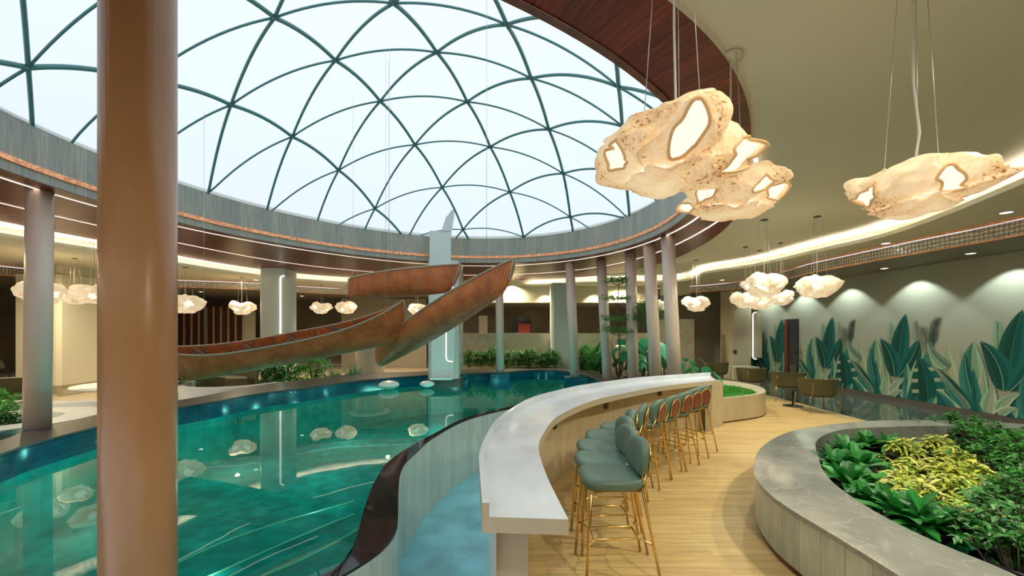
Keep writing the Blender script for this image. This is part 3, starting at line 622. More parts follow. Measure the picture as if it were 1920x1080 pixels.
# ------------------------------------------------------------------ bar stools
def pad(bm, c, d, p=4.0, n=28, rings=((0, .80), (.12, .93), (.5, 1.0), (.85, .955), (.97, .80), (1, .45), (1.01, 0)), axis='Z'):
    """cushion: superellipse outline d[0] x d[1], thickness d[2]"""
    vs = []
    for h, k in rings:
        for i in range(n):
            a = 2*PI*i/n; ca, sa = math.cos(a), math.sin(a)
            x = math.copysign(abs(ca)**(2/p), ca)*d[0]/2*k; y = math.copysign(abs(sa)**(2/p), sa)*d[1]/2*k; z = (h-.5)*d[2]
            vs.append(Vector(c)+(Vector((x, y, z)) if axis == 'Z' else Vector((z, x, y)) if axis == 'X' else Vector((x, z, y))))
    fs = [(r*n+i, r*n+(i+1) % n, (r+1)*n+(i+1) % n, (r+1)*n+i) for r in range(len(rings)-1) for i in range(n)]+[tuple(range(n))[::-1]]
    bm.add(vs, fs, True); return bm
def make_stool(label):
    """local +x = backrest side, faces -x"""
    o = thing('bar_stool', label, 'bar stool', group='bar stools along the counter')
    pad(MB(), (-.02, 0, .705), (.47, .44, .095), p=3.2).build('seat', M['leather'], o)
    mb = MB(); pad(mb, (0, 0, 0), (.40, .275, .07), p=2.7, axis='X', rings=((0, .2), (.01, .7), (.1, .92), (.5, 1), (.9, .93), (1, .7), (1.02, 0)))
    bend = lambda v: Vector((.205+v[0]-.9*v[1]*v[1]*1.0+.10*(v[2]+.14), v[1], v[2]+.872))
    mb.v = [tuple(bend(v)) for v in mb.v]; br = mb.build('backrest', M['leather'], o)
    mb = MB(); A = [2*PI*k/28 for k in range(28)]
    ring_ = [(.105*math.copysign(abs(math.cos(a))**.8, math.cos(a)), .112*math.copysign(abs(math.sin(a))**.8, math.sin(a))) for a in A]
    vs = [bend((.043, y, z-.025)) for y, z in ring_]+[bend((.055, 0, -.025))]; mb.add(vs, [(i, (i+1) % 28, 28) for i in range(28)], True); mb.build('back_panel', M['terracotta'], br)['label'] = 'brown leather panel'
    fr = MB(); fr.tube([(-.21, -.17, .655), (-.21, .17, .655), (.18, .15, .655), (.18, -.15, .655)], .011, closed=True); fr.build('seat_frame', M['gold'], o)
    for sy in (-1, 1):
        MB().tube([(-.20, sy*.165, .66), (-.245, sy*.20, .0)], [.012, .010]).build('leg', M['gold'], o)
        MB().tube([(.30, sy*.215, 0), (.185, sy*.150, .66), (.225, sy*.118, .80)], [.010, .012, .011]).build('leg', M['gold'], o)
    arch = [bend((.05, y, z-.025)) for y, z in [(-.112, -.10)]+[(-.112*math.cos(PI*k/12), .0+.115*math.sin(PI*k/12)) for k in range(13)]+[(.112, -.10)]]
    MB().tube(arch, .0095).build('back_hoop', M['gold'], br)
    f = MB(); h = .27
    q = lambda sx, sy: Vector((-.226 if sx < 0 else .252, sy*(.187), h))
    for sy in (-1, 1): f.tube([q(-1, sy*.99), (-.16, sy*.09, h), (.18, sy*.09, h), q(1, sy*.99)], .008)
    f.tube([(-.16, -.09, h), (-.16, .09, h)], .008); f.tube([(.18, -.09, h), (.18, .09, h)], .008)
    f.build('footrest', M['gold'], o); return o
SL = ['sage leather bar stool nearest the open end of the counter', 'second sage bar stool from the open end of the counter', 'third sage bar stool from the open end of the counter', 'fourth bar stool from the open end, mostly hidden by the three in front',
      'fifth bar stool from the open counter end, where the row starts to turn', 'fifth bar stool counting back from the planter, brown back panel showing', 'fourth bar stool counting back from the grass planter', 'third bar stool counting back from the grass planter',
      'second bar stool from the grass planter at the counter end', 'bar stool at the far end of the row, next to the grass planter']
sp = [(.775, 3.06, 2), (.80, 3.43, 4), (.88, 3.80, 0), (1.03, 4.17, -12), (1.28, 4.54, -26), (1.60, 4.88, -40), (1.90, 5.19, -48), (2.20, 5.49, -54), (2.48, 5.80, -58), (2.76, 6.10, -62)]
st0 = None
for (x, y, a), lb in zip(sp, SL):
    if st0 is None: st0 = make_stool(lb); st0.location = (x, y, 0); st0.rotation_euler.z = math.radians(a)
    else: dup(st0, (x, y, 0), math.radians(a), lb)

# ------------------------------------------------------------------ canoes
def make_canoe(label, a, b, roll, W_=.74, D=.44, sheer=.22, endrise=.16, full=True, wires=()):
    """woven canoe between gunwale tips a and b (world points); roll leans the opening"""
    a, b = Vector(a), Vector(b); L = (b-a).length; ex = (b-a).normalized(); ey = Vector((0, 0, 1)).cross(ex).normalized(); ez = ex.cross(ey)
    ey2 = ey*math.cos(roll)+ez*math.sin(roll); ez2 = ez*math.cos(roll)-ey*math.sin(roll)
    mid = (a+b)/2
    o = bpy.data.objects.new('woven_canoe', None); COL.objects.link(o); tag(o, label, 'canoe', 'woven canoes hung over the pool')
    o.matrix_world = Matrix(((ex.x, ey2.x, ez2.x, mid.x), (ex.y, ey2.y, ez2.y, mid.y), (ex.z, ey2.z, ez2.z, mid.z), (0, 0, 0, 1)))
    N, K = 56, 22
    hb = lambda t: W_/2*max(.03, (1-abs(t)**2.3))**.80
    gz = lambda t: -sheer*(1-abs(t)**3.2)
    kz = lambda t: -sheer-D+endrise*max(0, (abs(t)-.84)/.16)**2
    def pt(t, u, inset=0):
        """t along, u in [-1,1] across from gunwale to gunwale"""
        bw = max(.004, hb(t)-inset); g, k = gz(t), kz(t)+inset
        an = u*PI/2; y = bw*math.copysign(abs(math.sin(an))**.75, math.sin(an)); z = k+(g-k)*(1-abs(math.cos(an))**.70)
        f = max(0, (g-z)/max(.05, g-k)); x = L/2*t*(1-.055*f**1.6*abs(t)**6)-math.copysign(inset, t)*abs(t)**8
        return Vector((x, y, z))
    T = [-1+2*i/N for i in range(N+1)]; T = [math.copysign(abs(t)**.8, t) for t in T]
    grid = lambda ins: [pt(t, -1+2*k/K, ins) for t in T for k in range(K+1)]
    q = [(i*(K+1)+k, i*(K+1)+k+1, (i+1)*(K+1)+k+1, (i+1)*(K+1)+k) for i in range(N) for k in range(K)]
    mb = MB(); mb.add(grid(0), q, True); mb.add(grid(.018), [f[::-1] for f in q], True)
    hl = mb.build('hull', M['weave'], o)
    mb = MB()
    for u in (-1, 1): mb.tube([pt(t, u) for t in T], .016, n=6)
    for t in (-1, 1): mb.tube([pt(t, -1+2*k/10) for k in range(11)], .014, n=6)
    mb.build('gunwale', M['rim'], hl)
    mb = MB()
    for u in (-.45, .45, -.85, .85): mb.tube([pt(t*.94, u, .03) for t in T], .009, n=5)
    mb.build('stringers', M['frame_teal'], hl)
    for k in range(11):
        t = -.88+1.76*k/10; MB().tube([pt(t, -1+2*i/14, .03) for i in range(15)], .010, n=5).build('rib_frame', M['frame_teal'], hl)
    if full:
        for t0 in (-.78, -.42, -.06, .30):
            m2 = MB(); z = lambda t, d: Vector((L/2*t, d*hb(t)*.93, gz(t)-.03))
            m2.tube([z(t0, 1), z(t0+.26, -1)], .013, n=6); m2.tube([z(t0+.12, -.25), z(t0+.10, -1)], .010, n=6); m2.tube([z(t0+.13, 0)-Vector((0, 0, .02)), z(t0+.05, -.4)-Vector((0, 0, .16))], .010, n=6)
            m2.build('cross_brace', M['frame_teal'], o)
    inv = o.matrix_world.inverted()
    for t, u in wires:
        w = o.matrix_world@pt(t, u); top = dome_z(w.x, w.y) if rho(w.x, w.y) < 1 else ZS
        if rho(w.x, w.y) >= 1: print('wire outside dome', label, t)
        MB().tube([inv@w, inv@Vector((w.x, w.y, top))], .0026, n=5).build('suspension_wire', M['wire'], o)
    return o
make_canoe('long open canoe tilted to show its braced inside, above the left of the pool', at(286, 650, s=.0087), at(757, 563, s=.0087), math.radians(18), W_=.70, D=.42, sheer=.27, endrise=.2, wires=((-.70, 1), (.82, 1)))
make_canoe('short canoe seen from below, topmost of the three hanging over the pool', at(655, 524, s=.0108), at(864, 496, s=.0080), math.radians(-12), W_=.50, D=.38, sheer=.05, endrise=.12, full=False, wires=((-.75, -1), (.1, -1)))
make_canoe('steep canoe pointing up to the right, its woven side turned to the pool', at(704, 660, s=.0105), at(964, 486, s=.0068), math.radians(-14), W_=.52, D=.33, sheer=.05, endrise=.12, full=False, wires=((.80, -1), (-.5, -1)))

# ------------------------------------------------------------------ shell lamps
def make_lamp(seed, dia, wire_h, cord_bend=True, fine=True):
    """crumpled shell lamp, origin at the middle of the shade; returns its Empty"""
    rnd = random.Random(seed); o = bpy.data.objects.new('shell_pendant', None); COL.objects.link(o)
    R = dia/2; NU, NV = (260, 100) if fine else (44, 16); ph = [rnd.uniform(0, 6.28) for _ in range(8)]
    prof = [(0, -.44), (.25, -.435), (.48, -.40), (.64, -.33), (.55, -.275), (.72, -.235), (.90, -.12), (.98, .02), (.94, .15), (.80, .26), (.60, .32), (.42, .33)]
    def P(v):
        x = v*(len(prof)-1); i = min(int(x), len(prof)-2); q = x-i
        return prof[i][0]*(1-q)+prof[i+1][0]*q, prof[i][1]*(1-q)+prof[i+1][1]*q
    def pos(u, v, k=1):
        r, z = P(v); a = 2*PI*u+.5*v
        lob = .05*math.sin(2*a+ph[0]+1.5*v)+.09*math.sin(3*a+ph[1]-2*v)+.075*math.sin(5*a+ph[2]+3*v)+.04*abs(math.sin(4*a+ph[3]+5*v))
        ridge = .15*max(0, math.sin(3*a+ph[4]+7*v))**4+.15*(1-abs(math.sin(2*a+ph[7]-6*v)))**3-.10*max(0, math.sin(4*a+ph[3]-5*v))**6
        ridge -= .20*(1-abs(math.sin(1.5*a+ph[5]-5*v)))**7+.14*(1-abs(math.sin(2.5*a+ph[6]+4*v)))**8
        ridge += (.07*math.sin(9*a+ph[0])+.05*math.sin(14*a+ph[1]))*math.exp(-((v-.38)/.09)**2)+.05*math.sin(7*a+ph[2])*math.exp(-((v-.63)/.08)**2)
        w = math.sin(PI*min(1, v*1.15))**.7 if v < .87 else .75
        rr = r*(1+(lob+ridge)*(.35+.65*w)); zz = z+.06*math.sin(3*a+ph[5])*min(1, r*1.3)+.05*math.sin(2*a+ph[6])*v
        nz = noise.noise(Vector((math.cos(a)*rr*3+seed, math.sin(a)*rr*3, zz*5)))
        rr *= 1+.10*nz; zz += .06*nz
        return Vector((rr*R*k*math.cos(a), rr*R*k*math.sin(a), zz*R*k*(1.2 if fine else 1.45)))
    # comma-shaped openings: centre, half sizes, slant
    holes = [(j/5+rnd.uniform(-.05, .05), rnd.uniform(.50, .60), rnd.uniform(.034, .056), rnd.uniform(.09, .12), rnd.uniform(-.55, .55)) for j in range(5)]
    def edge(h, t):
        y = h[3]*math.sin(t); return h[0]+h[4]*y*.6+h[2]*(1-.55*y/h[3])*math.cos(t), h[1]+y
    def hole(u, v):
        for hu, hv, du, dv, sk in holes:
            y = v-hv; x = ((u-hu-sk*y*.6+.5) % 1-.5); w = du*(1-.55*(y/dv))
            if abs(y) < dv and (x/max(.004, w))**2+(y/dv)**2 < 1: return True
        return False
    vs = [pos(i/NU, j/NV) for j in range(NV+1) for i in range(NU)]
    quads = [(i, j, (j*NU+i, j*NU+(i+1) % NU, (j+1)*NU+(i+1) % NU, (j+1)*NU+i)) for j in range(NV) for i in range(NU)]
    mb = MB(); mb.add(vs, [q for i, j, q in quads if not hole((i+.5)/NU, (j+.5)/NV)], True); sh = mb.build('shade', M['shade'], o)
    if fine:
        md = sh.modifiers.new('thick', 'SOLIDIFY'); md.thickness = .010; md.offset = -1
        for h in holes: MB().tube([pos(*edge(h, 2*PI*k/40), 1.0) for k in range(40)], .0075, n=6, closed=True).build('opening_outline', M['shade_outline'], sh)  # brown tubes stand in for the dark line that depth gives each opening
    n2, v2 = (64, 26) if fine else (24, 10)
    vs = [pos(i/n2, j/v2*.92, .90 if fine else .86)-Vector((0, 0, .0)) for j in range(v2+1) for i in range(n2)]
    core = MB(); core.add(vs, [(j*n2+i, j*n2+(i+1) % n2, (j+1)*n2+(i+1) % n2, (j+1)*n2+i) for j in range(v2) for i in range(n2)], True); core.build('lamp_core', M['bulb'], o)
    up = wire_h; mb = MB().lathe([(0, up), (.085, up), (.085, up-.03), (0, up-.03)], 20); mb.build('ceiling_plate', M['plate'] if fine else M['canopy'], o)
    rc = .006 if fine else .005
    MB().tube([(.05*R, 0, .1), (.09*R, .02, .25*up), (.0, .0, .5*up), (.0, 0, up)] if cord_bend else [(0, 0, .1), (0, 0, up)], rc, n=6).build('power_cord', M['cord'], o)
    for k in range(3):
        a = 2*PI*k/3+.6; MB().tube([(.45*R*math.cos(a), .45*R*math.sin(a), .28*R), (.22*R*math.cos(a), .22*R*math.sin(a), up)], .0022 if fine else .003, n=5).build('support_wire', M['wire'], o)
    return o
def hang(o, px, py, s, label, rz=0, group='shell lamps hanging from the ceiling', tilt=0):
    p = at(px, py, s=s); o.location = p; o.rotation_euler = (tilt, 0, rz); tag(o, label, 'pendant lamp', group); return o
p = at(1264, 286, s=.00258); L1 = hang(make_lamp(3, .66, ZU-p.z), 1264, 286, .00258, 'largest glowing shell lamp, hanging in front of the dome edge', .4)
p = at(1370, 362, s=.0040); L2 = hang(make_lamp(11, .70, ZU-p.z), 1370, 362, .0040, 'glowing shell lamp just below and right of the largest one', 2.0)
p = at(1712, 352, s=.0031); L3 = hang(make_lamp(8, .58, ZU-p.z), 1712, 352, .0031, 'glowing shell lamp hanging alone at the upper right under plain ceiling', 4.2)
far = [make_lamp(20+k, 1.0, 2.0, False, False) for k in range(3)]
FL_ = [(1433, 533, .0100, 72, 'largest lamp of the cluster of shell lamps left of the mural'), (1398, 561, .0133, 50, 'left lower lamp of the shell lamp cluster left of the mural'), (1424, 566, .0139, 44, 'lowest lamp of the shell lamp cluster left of the mural'), (1464, 558, .0127, 42, 'right lower lamp of the shell lamp cluster left of the mural'),
       (1532, 536, .0097, 68, 'single shell lamp hanging before the plain top of the mural'), (1306, 569, .0158, 46, 'shell lamp between the rightmost pole and the lamp cluster'), (1246, 571, .0165, 30, 'shell lamp seen between the two rightmost poles'),
       (78, 549, .0122, 68, 'shell lamp half hidden behind the far left pole'), (140, 556, .0135, 44, 'shell lamp tucked behind the bigger one near the brown column'), (170, 549, .0119, 58, 'brighter front shell lamp left of the thick brown column'),
       (348, 569, .0155, 56, 'shell lamp just right of the thick brown column'), (454, 577, .0185, 40, 'shell lamp above the middle of the long canoe'), (602, 577, .0215, 34, 'shell lamp left of the topmost canoe, first of two'), (650, 576, .0220, 37, 'shell lamp under the left tip of the topmost canoe'),
       (784, 579, .0222, 34, 'shell lamp between the topmost canoe and the pale pillar')]
for k, (x, y, s, w, lb) in enumerate(FL_):
    p = at(x, y, s=s); d = w*s; th_ = math.atan2(p.y-CY, p.x-CX) % (2*PI); r_c = math.hypot(p.x-CX, p.y-CY); cr_ = CR[int(th_/(2*PI)*NT) % NT]; fr_ = FR[int(th_/(2*PI)*NT) % NT]
    up = (ZS if r_c < outer_r(th_) else ZU if r_c < cr_ else ZL if r_c < fr_ else ZR)-p.z
    f = far[k % 3]; o = f if k < 3 else dup(f, p)
    o.location = p; o.scale = (d, d, up/2.0) if False else (d, d, d); o.rotation_euler.z = k*1.3; tag(o, lb, 'pendant lamp', 'shell lamps hanging from the ceiling')
    for c in o.children:                                            # plates, cords and wires reach the ceiling above this lamp
        if c.name.split('.')[0] in ('ceiling_plate', 'power_cord', 'support_wire'): c.scale.z = up/(2.0*d)
# ------------------------------------------------------------------ downlights
def downlight(loc, label, r=.07):
    o = thing('downlight', label, 'ceiling light', loc, group='recessed downlights')
    MB().lathe([(r, 0), (r*1.25, 0), (r*1.25, -.008), (r, -.008), (r, 0)], 20).build('trim_ring', M['lip'], o)
    MB().lathe([(0, -.004), (r, -.004)], 20).build('diffuser', M['disc'], o)
DL = [(1887, 398, ZL, 'downlight in the lower ceiling at the upper right, beside the lone lamp'), (1661, 456, ZL, 'downlight in the lower ceiling above the single lamp before the mural'), (1420, 510, ZL, 'downlight in the lower ceiling above the lamp cluster'), (1354, 525, ZL, 'downlight in the lower ceiling left of the lamp cluster'),
      (1820, 475, ZR, 'downlight close above the mural, nearest the picture edge'), (1658, 503, ZR, 'downlight close above the middle of the mural'), (1548, 521, ZR, 'downlight close above the mural behind the single lamp'), (1356, 549, ZR, 'downlight in the dark rim ceiling right of the rightmost pole'),
      (316, 513, ZL, 'downlight in the lower ceiling just right of the brown column'), (480, 525, ZL, 'downlight in the lower ceiling left of the pale blue pillar'), (377, 547, ZR, 'downlight in the dark rim ceiling right of the brown column'), (566, 555, ZR, 'downlight in the dark rim ceiling right of the pale blue pillar')]
for x, y, z, lb in DL:
    s = (z-EYE)/(HZ-y); q = at(x, y, s=s); downlight((q.x, q.y, z-.001), lb)

# ------------------------------------------------------------------ mural: printed leaves, one repeat is 2.24 m wide
G = dict(dk=(.012, .075, .055), dt=(.010, .11, .095), tl=(.035, .19, .16), md=(.06, .20, .135), lt=(.26, .42, .27), pl=(.40, .46, .30), gy=(.14, .22, .17), bk=(.05, .075, .055), hz=(.34, .38, .25))
REP = 2.24
mur = MB(); layer = [0]
def wp_(x, y):
    px, py = 1600+x/4.906, 560+y/4.906; k = 9.8/(px-960); return Vector((-F*k, EYE-(py-HZ)*k))
def put(a, b, c, d, col):
    for r in range(-3, 4):
        vs = [(XR-.004-.0005*layer[0], -(p.x)+r*REP, p.y) for p in (a, b, c, d)]
        ys = [v[1] for v in vs]
        if max(ys) > 17.4 or min(ys) < 2.5: continue
        if any(13.45 < v[1] < 14.12 and v[2] < 2.25 for v in vs): continue
        mur.quad(*[(v[0], v[1], max(.125, v[2])) for v in vs], col=col)
def leaf(base, tip, w, c1, c2, bend=0, rib='lt', fat=.45, holes=False, vein=.25, n=14):
    layer[0] += 1; a, b = wp_(*base), wp_(*tip); d = b-a; nrm = Vector((-d.y, d.x)); nrm.normalize(); L = d.length
    ctr = lambda t: a.lerp(b, t)+nrm*bend*L*4*t*(1-t)
    hw = lambda t: w/2*(max(0, math.sin(PI*t**fat*1.0))**.75 if t < 1 else 0)
    for i in range(n):
        t0, t1 = i/n, (i+1)/n
        for s_, c in ((1, G[c1]), (-1, G[c2])):
            for q in range(2):
                m0, m1 = (0, .55) if q == 0 else (.55, 1)
                k = 1+vein*(((i*2+q) % 2)-.5)+(.12 if q else 0); col = tuple(min(1, x*k) for x in c)
                if holes and q == 1 and i % 3 == 1 and .2 < t0 < .85: col = G['pl']
                sl = .03*L*s_*0
                p = lambda t, m: ctr(t)+nrm*s_*hw(t)*m-d*(.05*(1-m) if m else 0)*0
                put(p(t0, m0), p(t1, m0), p(min(1, t1+.05*0), m1), p(t0, m1), col)
    layer[0] += 1; r = .008
    for i in range(n):
        t0, t1 = i/n, (i+1)/n; put(ctr(t0)-nrm*r, ctr(t0)+nrm*r, ctr(t1)+nrm*r*(1-t1), ctr(t1)-nrm*r*(1-t1), G[rib])
def frond(base, tip, w, c, bend=0, n=16, thick=.012, droop=.3):
    layer[0] += 1; a, b = wp_(*base), wp_(*tip); d = b-a; nrm = Vector((-d.y, d.x)); nrm.normalize(); L = d.length; u = d.normalized()
    ctr = lambda t: a.lerp(b, t)+nrm*bend*L*4*t*(1-t)
    for i in range(n):
        t = .12+.86*i/n; p = ctr(t); ln = w/2*(math.sin(PI*min(.98, t*.8+.15))**.6)
        for s_ in (1, -1):
            e = p+nrm*s_*ln*.75+u*ln*(.75-droop*.2); mdp = p.lerp(e, .5)+u*ln*.08; th = thick
            put(p-u*th*.6, p+u*th*.6, mdp+u*th*.6, mdp-u*th*.6, G[c]); put(mdp-u*th*.6, mdp+u*th*.6, e, e-u*.002, G[c])
    for i in range(8):
        t0, t1 = i/8, (i+1)/8; put(ctr(t0)-nrm*.006, ctr(t0)+nrm*.006, ctr(t1)+nrm*.005, ctr(t1)-nrm*.005, G[c])
leaf((110, 760), (60, 370), .36, 'hz', 'pl', .05, 'pl', vein=.1); leaf((170, 760), (130, 420), .34, 'hz', 'hz', -.05, 'pl', vein=.1); leaf((700, 700), (560, 330), .3, 'hz', 'pl', 0, 'pl', vein=.1)
for bx, tx, ty, cc in ((60, 40, 800, 'tl'), (330, 310, 780, 'dt'), (430, 440, 780, 'tl'), (650, 660, 760, 'dk'), (520, 520, 800, 'dt'), (150, 140, 800, 'tl'), (760, 770, 800, 'tl')): leaf((bx, 1000), (tx, ty), .85, cc, cc, 0, 'tl', fat=.8)
frond((355, 520), (350, 215), .30, 'lt', 0, 14, .035); frond((640, 540), (580, 200), .34, 'gy', .05); frond((690, 560), (640, 260), .4, 'bk', -.04); frond((690, 560), (710, 330), .3, 'gy', -.04)
frond((745, 440), (800, 170), .36, 'bk', .10, 16, .014); frond((745, 440), (770, 190), .28, 'bk', .04, 14, .012)
leaf((880, 640), (690, 395), .30, 'lt', 'gy', .12, 'pl'); leaf((660, 720), (690, 480), .3, 'tl', 'md', 0, 'lt')
leaf((410, 720), (490, 140), .44, 'dk', 'dt', .03, 'md', fat=.95); leaf((395, 720), (345, 480), .30, 'dk', 'dt', 0, 'md'); leaf((385, 722), (255, 365), .42, 'dk', 'dt', -.10, 'lt', fat=.7); leaf((420, 722), (608, 378), .42, 'dt', 'dk', -.06, 'lt', fat=.85)
leaf((250, 880), (215, 370), .52, 'md', 'lt', .05, 'pl', fat=.8); leaf((255, 900), (165, 440), .34, 'tl', 'dt', .05, 'lt'); leaf((270, 860), (270, 560), .24, 'pl', 'lt', 0, 'pl'); leaf((250, 920), (215, 560), .22, 'dt', 'tl', 0, 'md')
leaf((545, 960), (505, 590), .36, 'tl', 'lt', .03, 'pl'); leaf((560, 960), (590, 560), .30, 'lt', 'tl', .03, 'pl')
leaf((600, 980), (560, 760), .45, 'dt', 'dk', 0, 'tl'); leaf((700, 1000), (620, 540), .74, 'dk', 'dt', -.05, 'tl', holes=True, fat=.7)
leaf((200, 900), (0, 560), .24, 'gy', 'dk', -.05, 'lt'); leaf((190, 900), (20, 640), .26, 'tl', 'gy', -.05, 'lt'); leaf((150, 900), (30, 715), .24, 'lt', 'pl', .1, 'pl'); leaf((90, 880), (0, 730), .3, 'dt', 'tl', .0, 'tl')
leaf((480, 960), (380, 800), .34, 'dt', 'tl', 0, 'lt'); leaf((380, 960), (470, 840), .3, 'tl', 'lt', 0, 'lt'); leaf((300, 925), (335, 690), .30, 'lt', 'pl', .04, 'pl', fat=.7); leaf((355, 870), (485, 735), .22, 'lt', 'pl', .08, 'pl'); leaf((360, 900), (470, 840), .18, 'pl', 'lt', .1, 'pl')
leaf((250, 960), (240, 800), .26, 'dt', 'tl', 0, 'tl'); leaf((720, 1000), (780, 900), .22, 'tl', 'lt', 0, 'pl'); leaf((560, 1000), (600, 900), .3, 'dt', 'tl', 0, 'tl'); leaf((420, 970), (440, 880), .26, 'dk', 'dt', 0, 'tl')
mo = mur.build('wall_mural', M['mural']); mo['kind'] = 'structure'
dr = struct(bpy.data.objects.new('door_1', None)); COL.objects.link(dr); dr.location = (XR, 13.78, 0)
struct(MB().box((-.02, 0, 1.1), (.04, .62, 2.2)).build('door_opening', M['glass_dark'], dr)); struct(MB().box((-.05, .24, 1.1), (.06, .14, 2.2)).build('door_leaf', M['redwood'], dr)); struct(MB().box((-.05, -.1, .35), (.05, .3, .5)).build('kick_plate', M['olive'], dr))

# ------------------------------------------------------------------ barrel chairs and table by the mural
def make_barrel(label):
    """faces +y"""
    o = thing('barrel_chair', label, 'armchair', group='olive barrel chairs by the mural'); n = 26
    A = [math.radians(-205+230*k/(n-1)) for k in range(n)]
    def sec(rr, z): return [Vector((.39*math.cos(a)*rr, .34*math.sin(a)*rr+.02, z+.0*math.sin(a))) for a in A]
    tops = [.75-.05*max(0, math.sin(a))*1.2 for a in A]
    mb = MB(); lo, hi = sec(.90, .40), sec(1.0, 0); hi = [Vector((p.x, p.y, z)) for p, z in zip(hi, tops)]
    li, hi2 = sec(.74, .40), sec(.84, 0); hi2 = [Vector((p.x, p.y, z)) for p, z in zip(hi2, tops)]
    mb.strip(lo, hi); mb.strip(hi, hi2); mb.strip(hi2, li); mb.strip(li, lo)
    for e in (0, -1): mb.add([lo[e], hi[e], hi2[e], li[e]], [(0, 1, 2, 3)])
    mb.build('back_shell', M['olive'], o)
    pad(MB(), (0, .03, .415), (.64, .58, .14), p=2.8).build('seat', M['olive_dark'], o)
    for x, y in ((-.30, -.24), (.30, -.24), (-.30, .30), (.30, .30)):
        MB().tube([(x, y, .38), (x*1.08, y*1.08, 0)], [.013, .010]).build('leg', M['bronze'], o)
    for x in (-.30, .30): MB().tube([(x*.98, -.295, .38), (x*.98, -.325, .68)], .010).build('back_rail', M['bronze'], o)
    return o
bc = make_barrel('olive barrel chair nearest the planter, its curved back turned to the bar'); 
for k, (px, s, a, lb) in enumerate(((1534, .0120, -6, None), (1478, .0138, -24, 'olive barrel chair second in the row, its seat half showing'), (1409, .0152, 0, 'olive barrel chair behind the end of the grass planter'), (1344, .0178, 10, 'olive barrel chair farthest back, left of the beige pillar'))):
    c = at(px, 700, s=s); (dup(bc, (c.x, c.y, 0), math.radians(a), lb) if k else (setattr(bc, 'location', (c.x, c.y, 0)), setattr(bc, 'rotation_euler', (0, 0, math.radians(a)))))
def small_table(loc, label, r=.33, h=.68, top=None):
    t = thing('pedestal_table', label, 'table', loc); MB().lathe([(0, h-.025), (r, h-.025), (r+.01, h-.012), (r, h), (0, h)], 32).build('tabletop', top or M['marble_white'], t)
    MB().lathe([(.025, .02), (.025, h-.025)], 16).build('pedestal', M['black'], t); MB().lathe([(0, .02), (.2, .015), (.21, 0)], 28).build('base', M['black'], t); return t
c = at(1506, 700, s=.01262); small_table((c.x-.16, c.y+.12, 0), 'small black pedestal table between the olive barrel chairs', r=.22, h=.42, top=M['black'])

# ------------------------------------------------------------------ lounge across the pool
c = at(150, 760, s=.0123)
t = thing('round_table', 'low round white table at the far left behind the coping', 'table', (c.x+.3, c.y+.8, 0)); MB().lathe([(0, .42), (.98, .42), (1.0, .45), (.98, .48), (0, .48)], 48).build('tabletop', M['white'], t); MB().lathe([(.30, 0), (.22, .42)], 24).build('pedestal', M['white'], t)
def curb(name, c, r, a0, a1, w, h, m, label, cat):
    n = 40; A = [math.radians(a0+(a1-a0)*k/n) for k in range(n+1)]
    o_ = [(c[0]+r*math.cos(a), c[1]+r*math.sin(a)) for a in A]; i_ = [(c[0]+(r-w)*math.cos(a), c[1]+(r-w)*math.sin(a)) for a in A][::-1]
    o = MB().prism(o_+i_, 0, h).build(name, m); return tag(o, label, cat)
curb('curved_curb', (c.x+.3, c.y+.6), 1.75, 215, 350, .35, .34, M['marble_white'], 'white curved stone seat ring round the low white table', 'bench')
curb('curved_curb', (-8.25, 6.55), 1.05, 0, 359.9, .5, .36, M['marble_white'], 'white stone ring seat at the left, in front of the olive sofa', 'bench')
def sofa(loc, rz, r, label, dp=.75):
    o = thing('curved_sofa', label, 'sofa', loc, rz); n = 20; A = [math.radians(20+140*k/n) for k in range(n+1)]
    arc = lambda rr: [(rr*math.cos(a), rr*math.sin(a)) for a in A]
    MB().prism(arc(r)+arc(r-dp)[::-1], .06, .42).build('seat', M['olive_dark'], o); MB().prism(arc(r+.05)+arc(r-.2)[::-1], .06, .78).build('backrest', M['olive'], o); return o
c = at(52, 760, s=.0118); sofa((c.x, c.y-.4, 0), 0, .55, 'olive curved sofa at the far left behind the white ring seat', .42)
c = at(420, 715, s=.0165); o = sofa((c.x, c.y-1.2, 0), 0, 1.5, 'olive curved sofa under the long canoe, beyond the coping')
c3 = at(440, 735, s=.0152); curb('curved_curb', (c3.x, c3.y+.1), 1.6, 180, 350, .4, .36, M['marble_white'], 'white curved stone seat under the left half of the long canoe', 'bench')
def dining_chair(loc, rz, label):
    o = thing('dining_chair', label, 'chair', loc, rz, 'ivory dining chairs in the far room'); n = 14; A = [math.radians(200+140*k/n) for k in range(n+1)]
    pad(MB(), (0, 0, .44), (.5, .5, .12), p=3).build('seat', M['trim_dark'], o)
    lo = [Vector((.26*math.cos(a), .26*math.sin(a), .48)) for a in A]; hi = [Vector((.30*math.cos(a), .30*math.sin(a), .62+.26*math.sin(PI*k/n)**.6)) for k, a in enumerate(A)]
    lo2 = [p*.86+Vector((0, 0, .07)) for p in lo]; hi2 = [Vector((p.x*.88, p.y*.88, p.z)) for p in hi]
    mb = MB(); mb.strip(lo, hi); mb.strip(hi, hi2); mb.strip(hi2, lo2); mb.build('backrest', M['ivory_fabric'], o)
    for x in (-.2, .2):
        for y in (-.2, .2): MB().tube([(x, y, .4), (x*1.1, y*1.1, 0)], .016, n=6).build('leg', M['trim_dark'], o)
    return o
c = at(138, 700, s=.0182); dining_chair((c.x, c.y, 0), math.radians(80), 'ivory tub chair by the dark counter, left of the brown column')
c = at(8, 700, s=.0182); dining_chair((c.x, c.y, 0), math.radians(-60), 'ivory tub chair at the picture edge behind the ivory pillar')
c = at(118, 700, s=.0176); small_table((c.x, c.y, 0), 'dark dining table beside the ivory tub chair', r=.45, h=.74, top=M['trim_dark'])
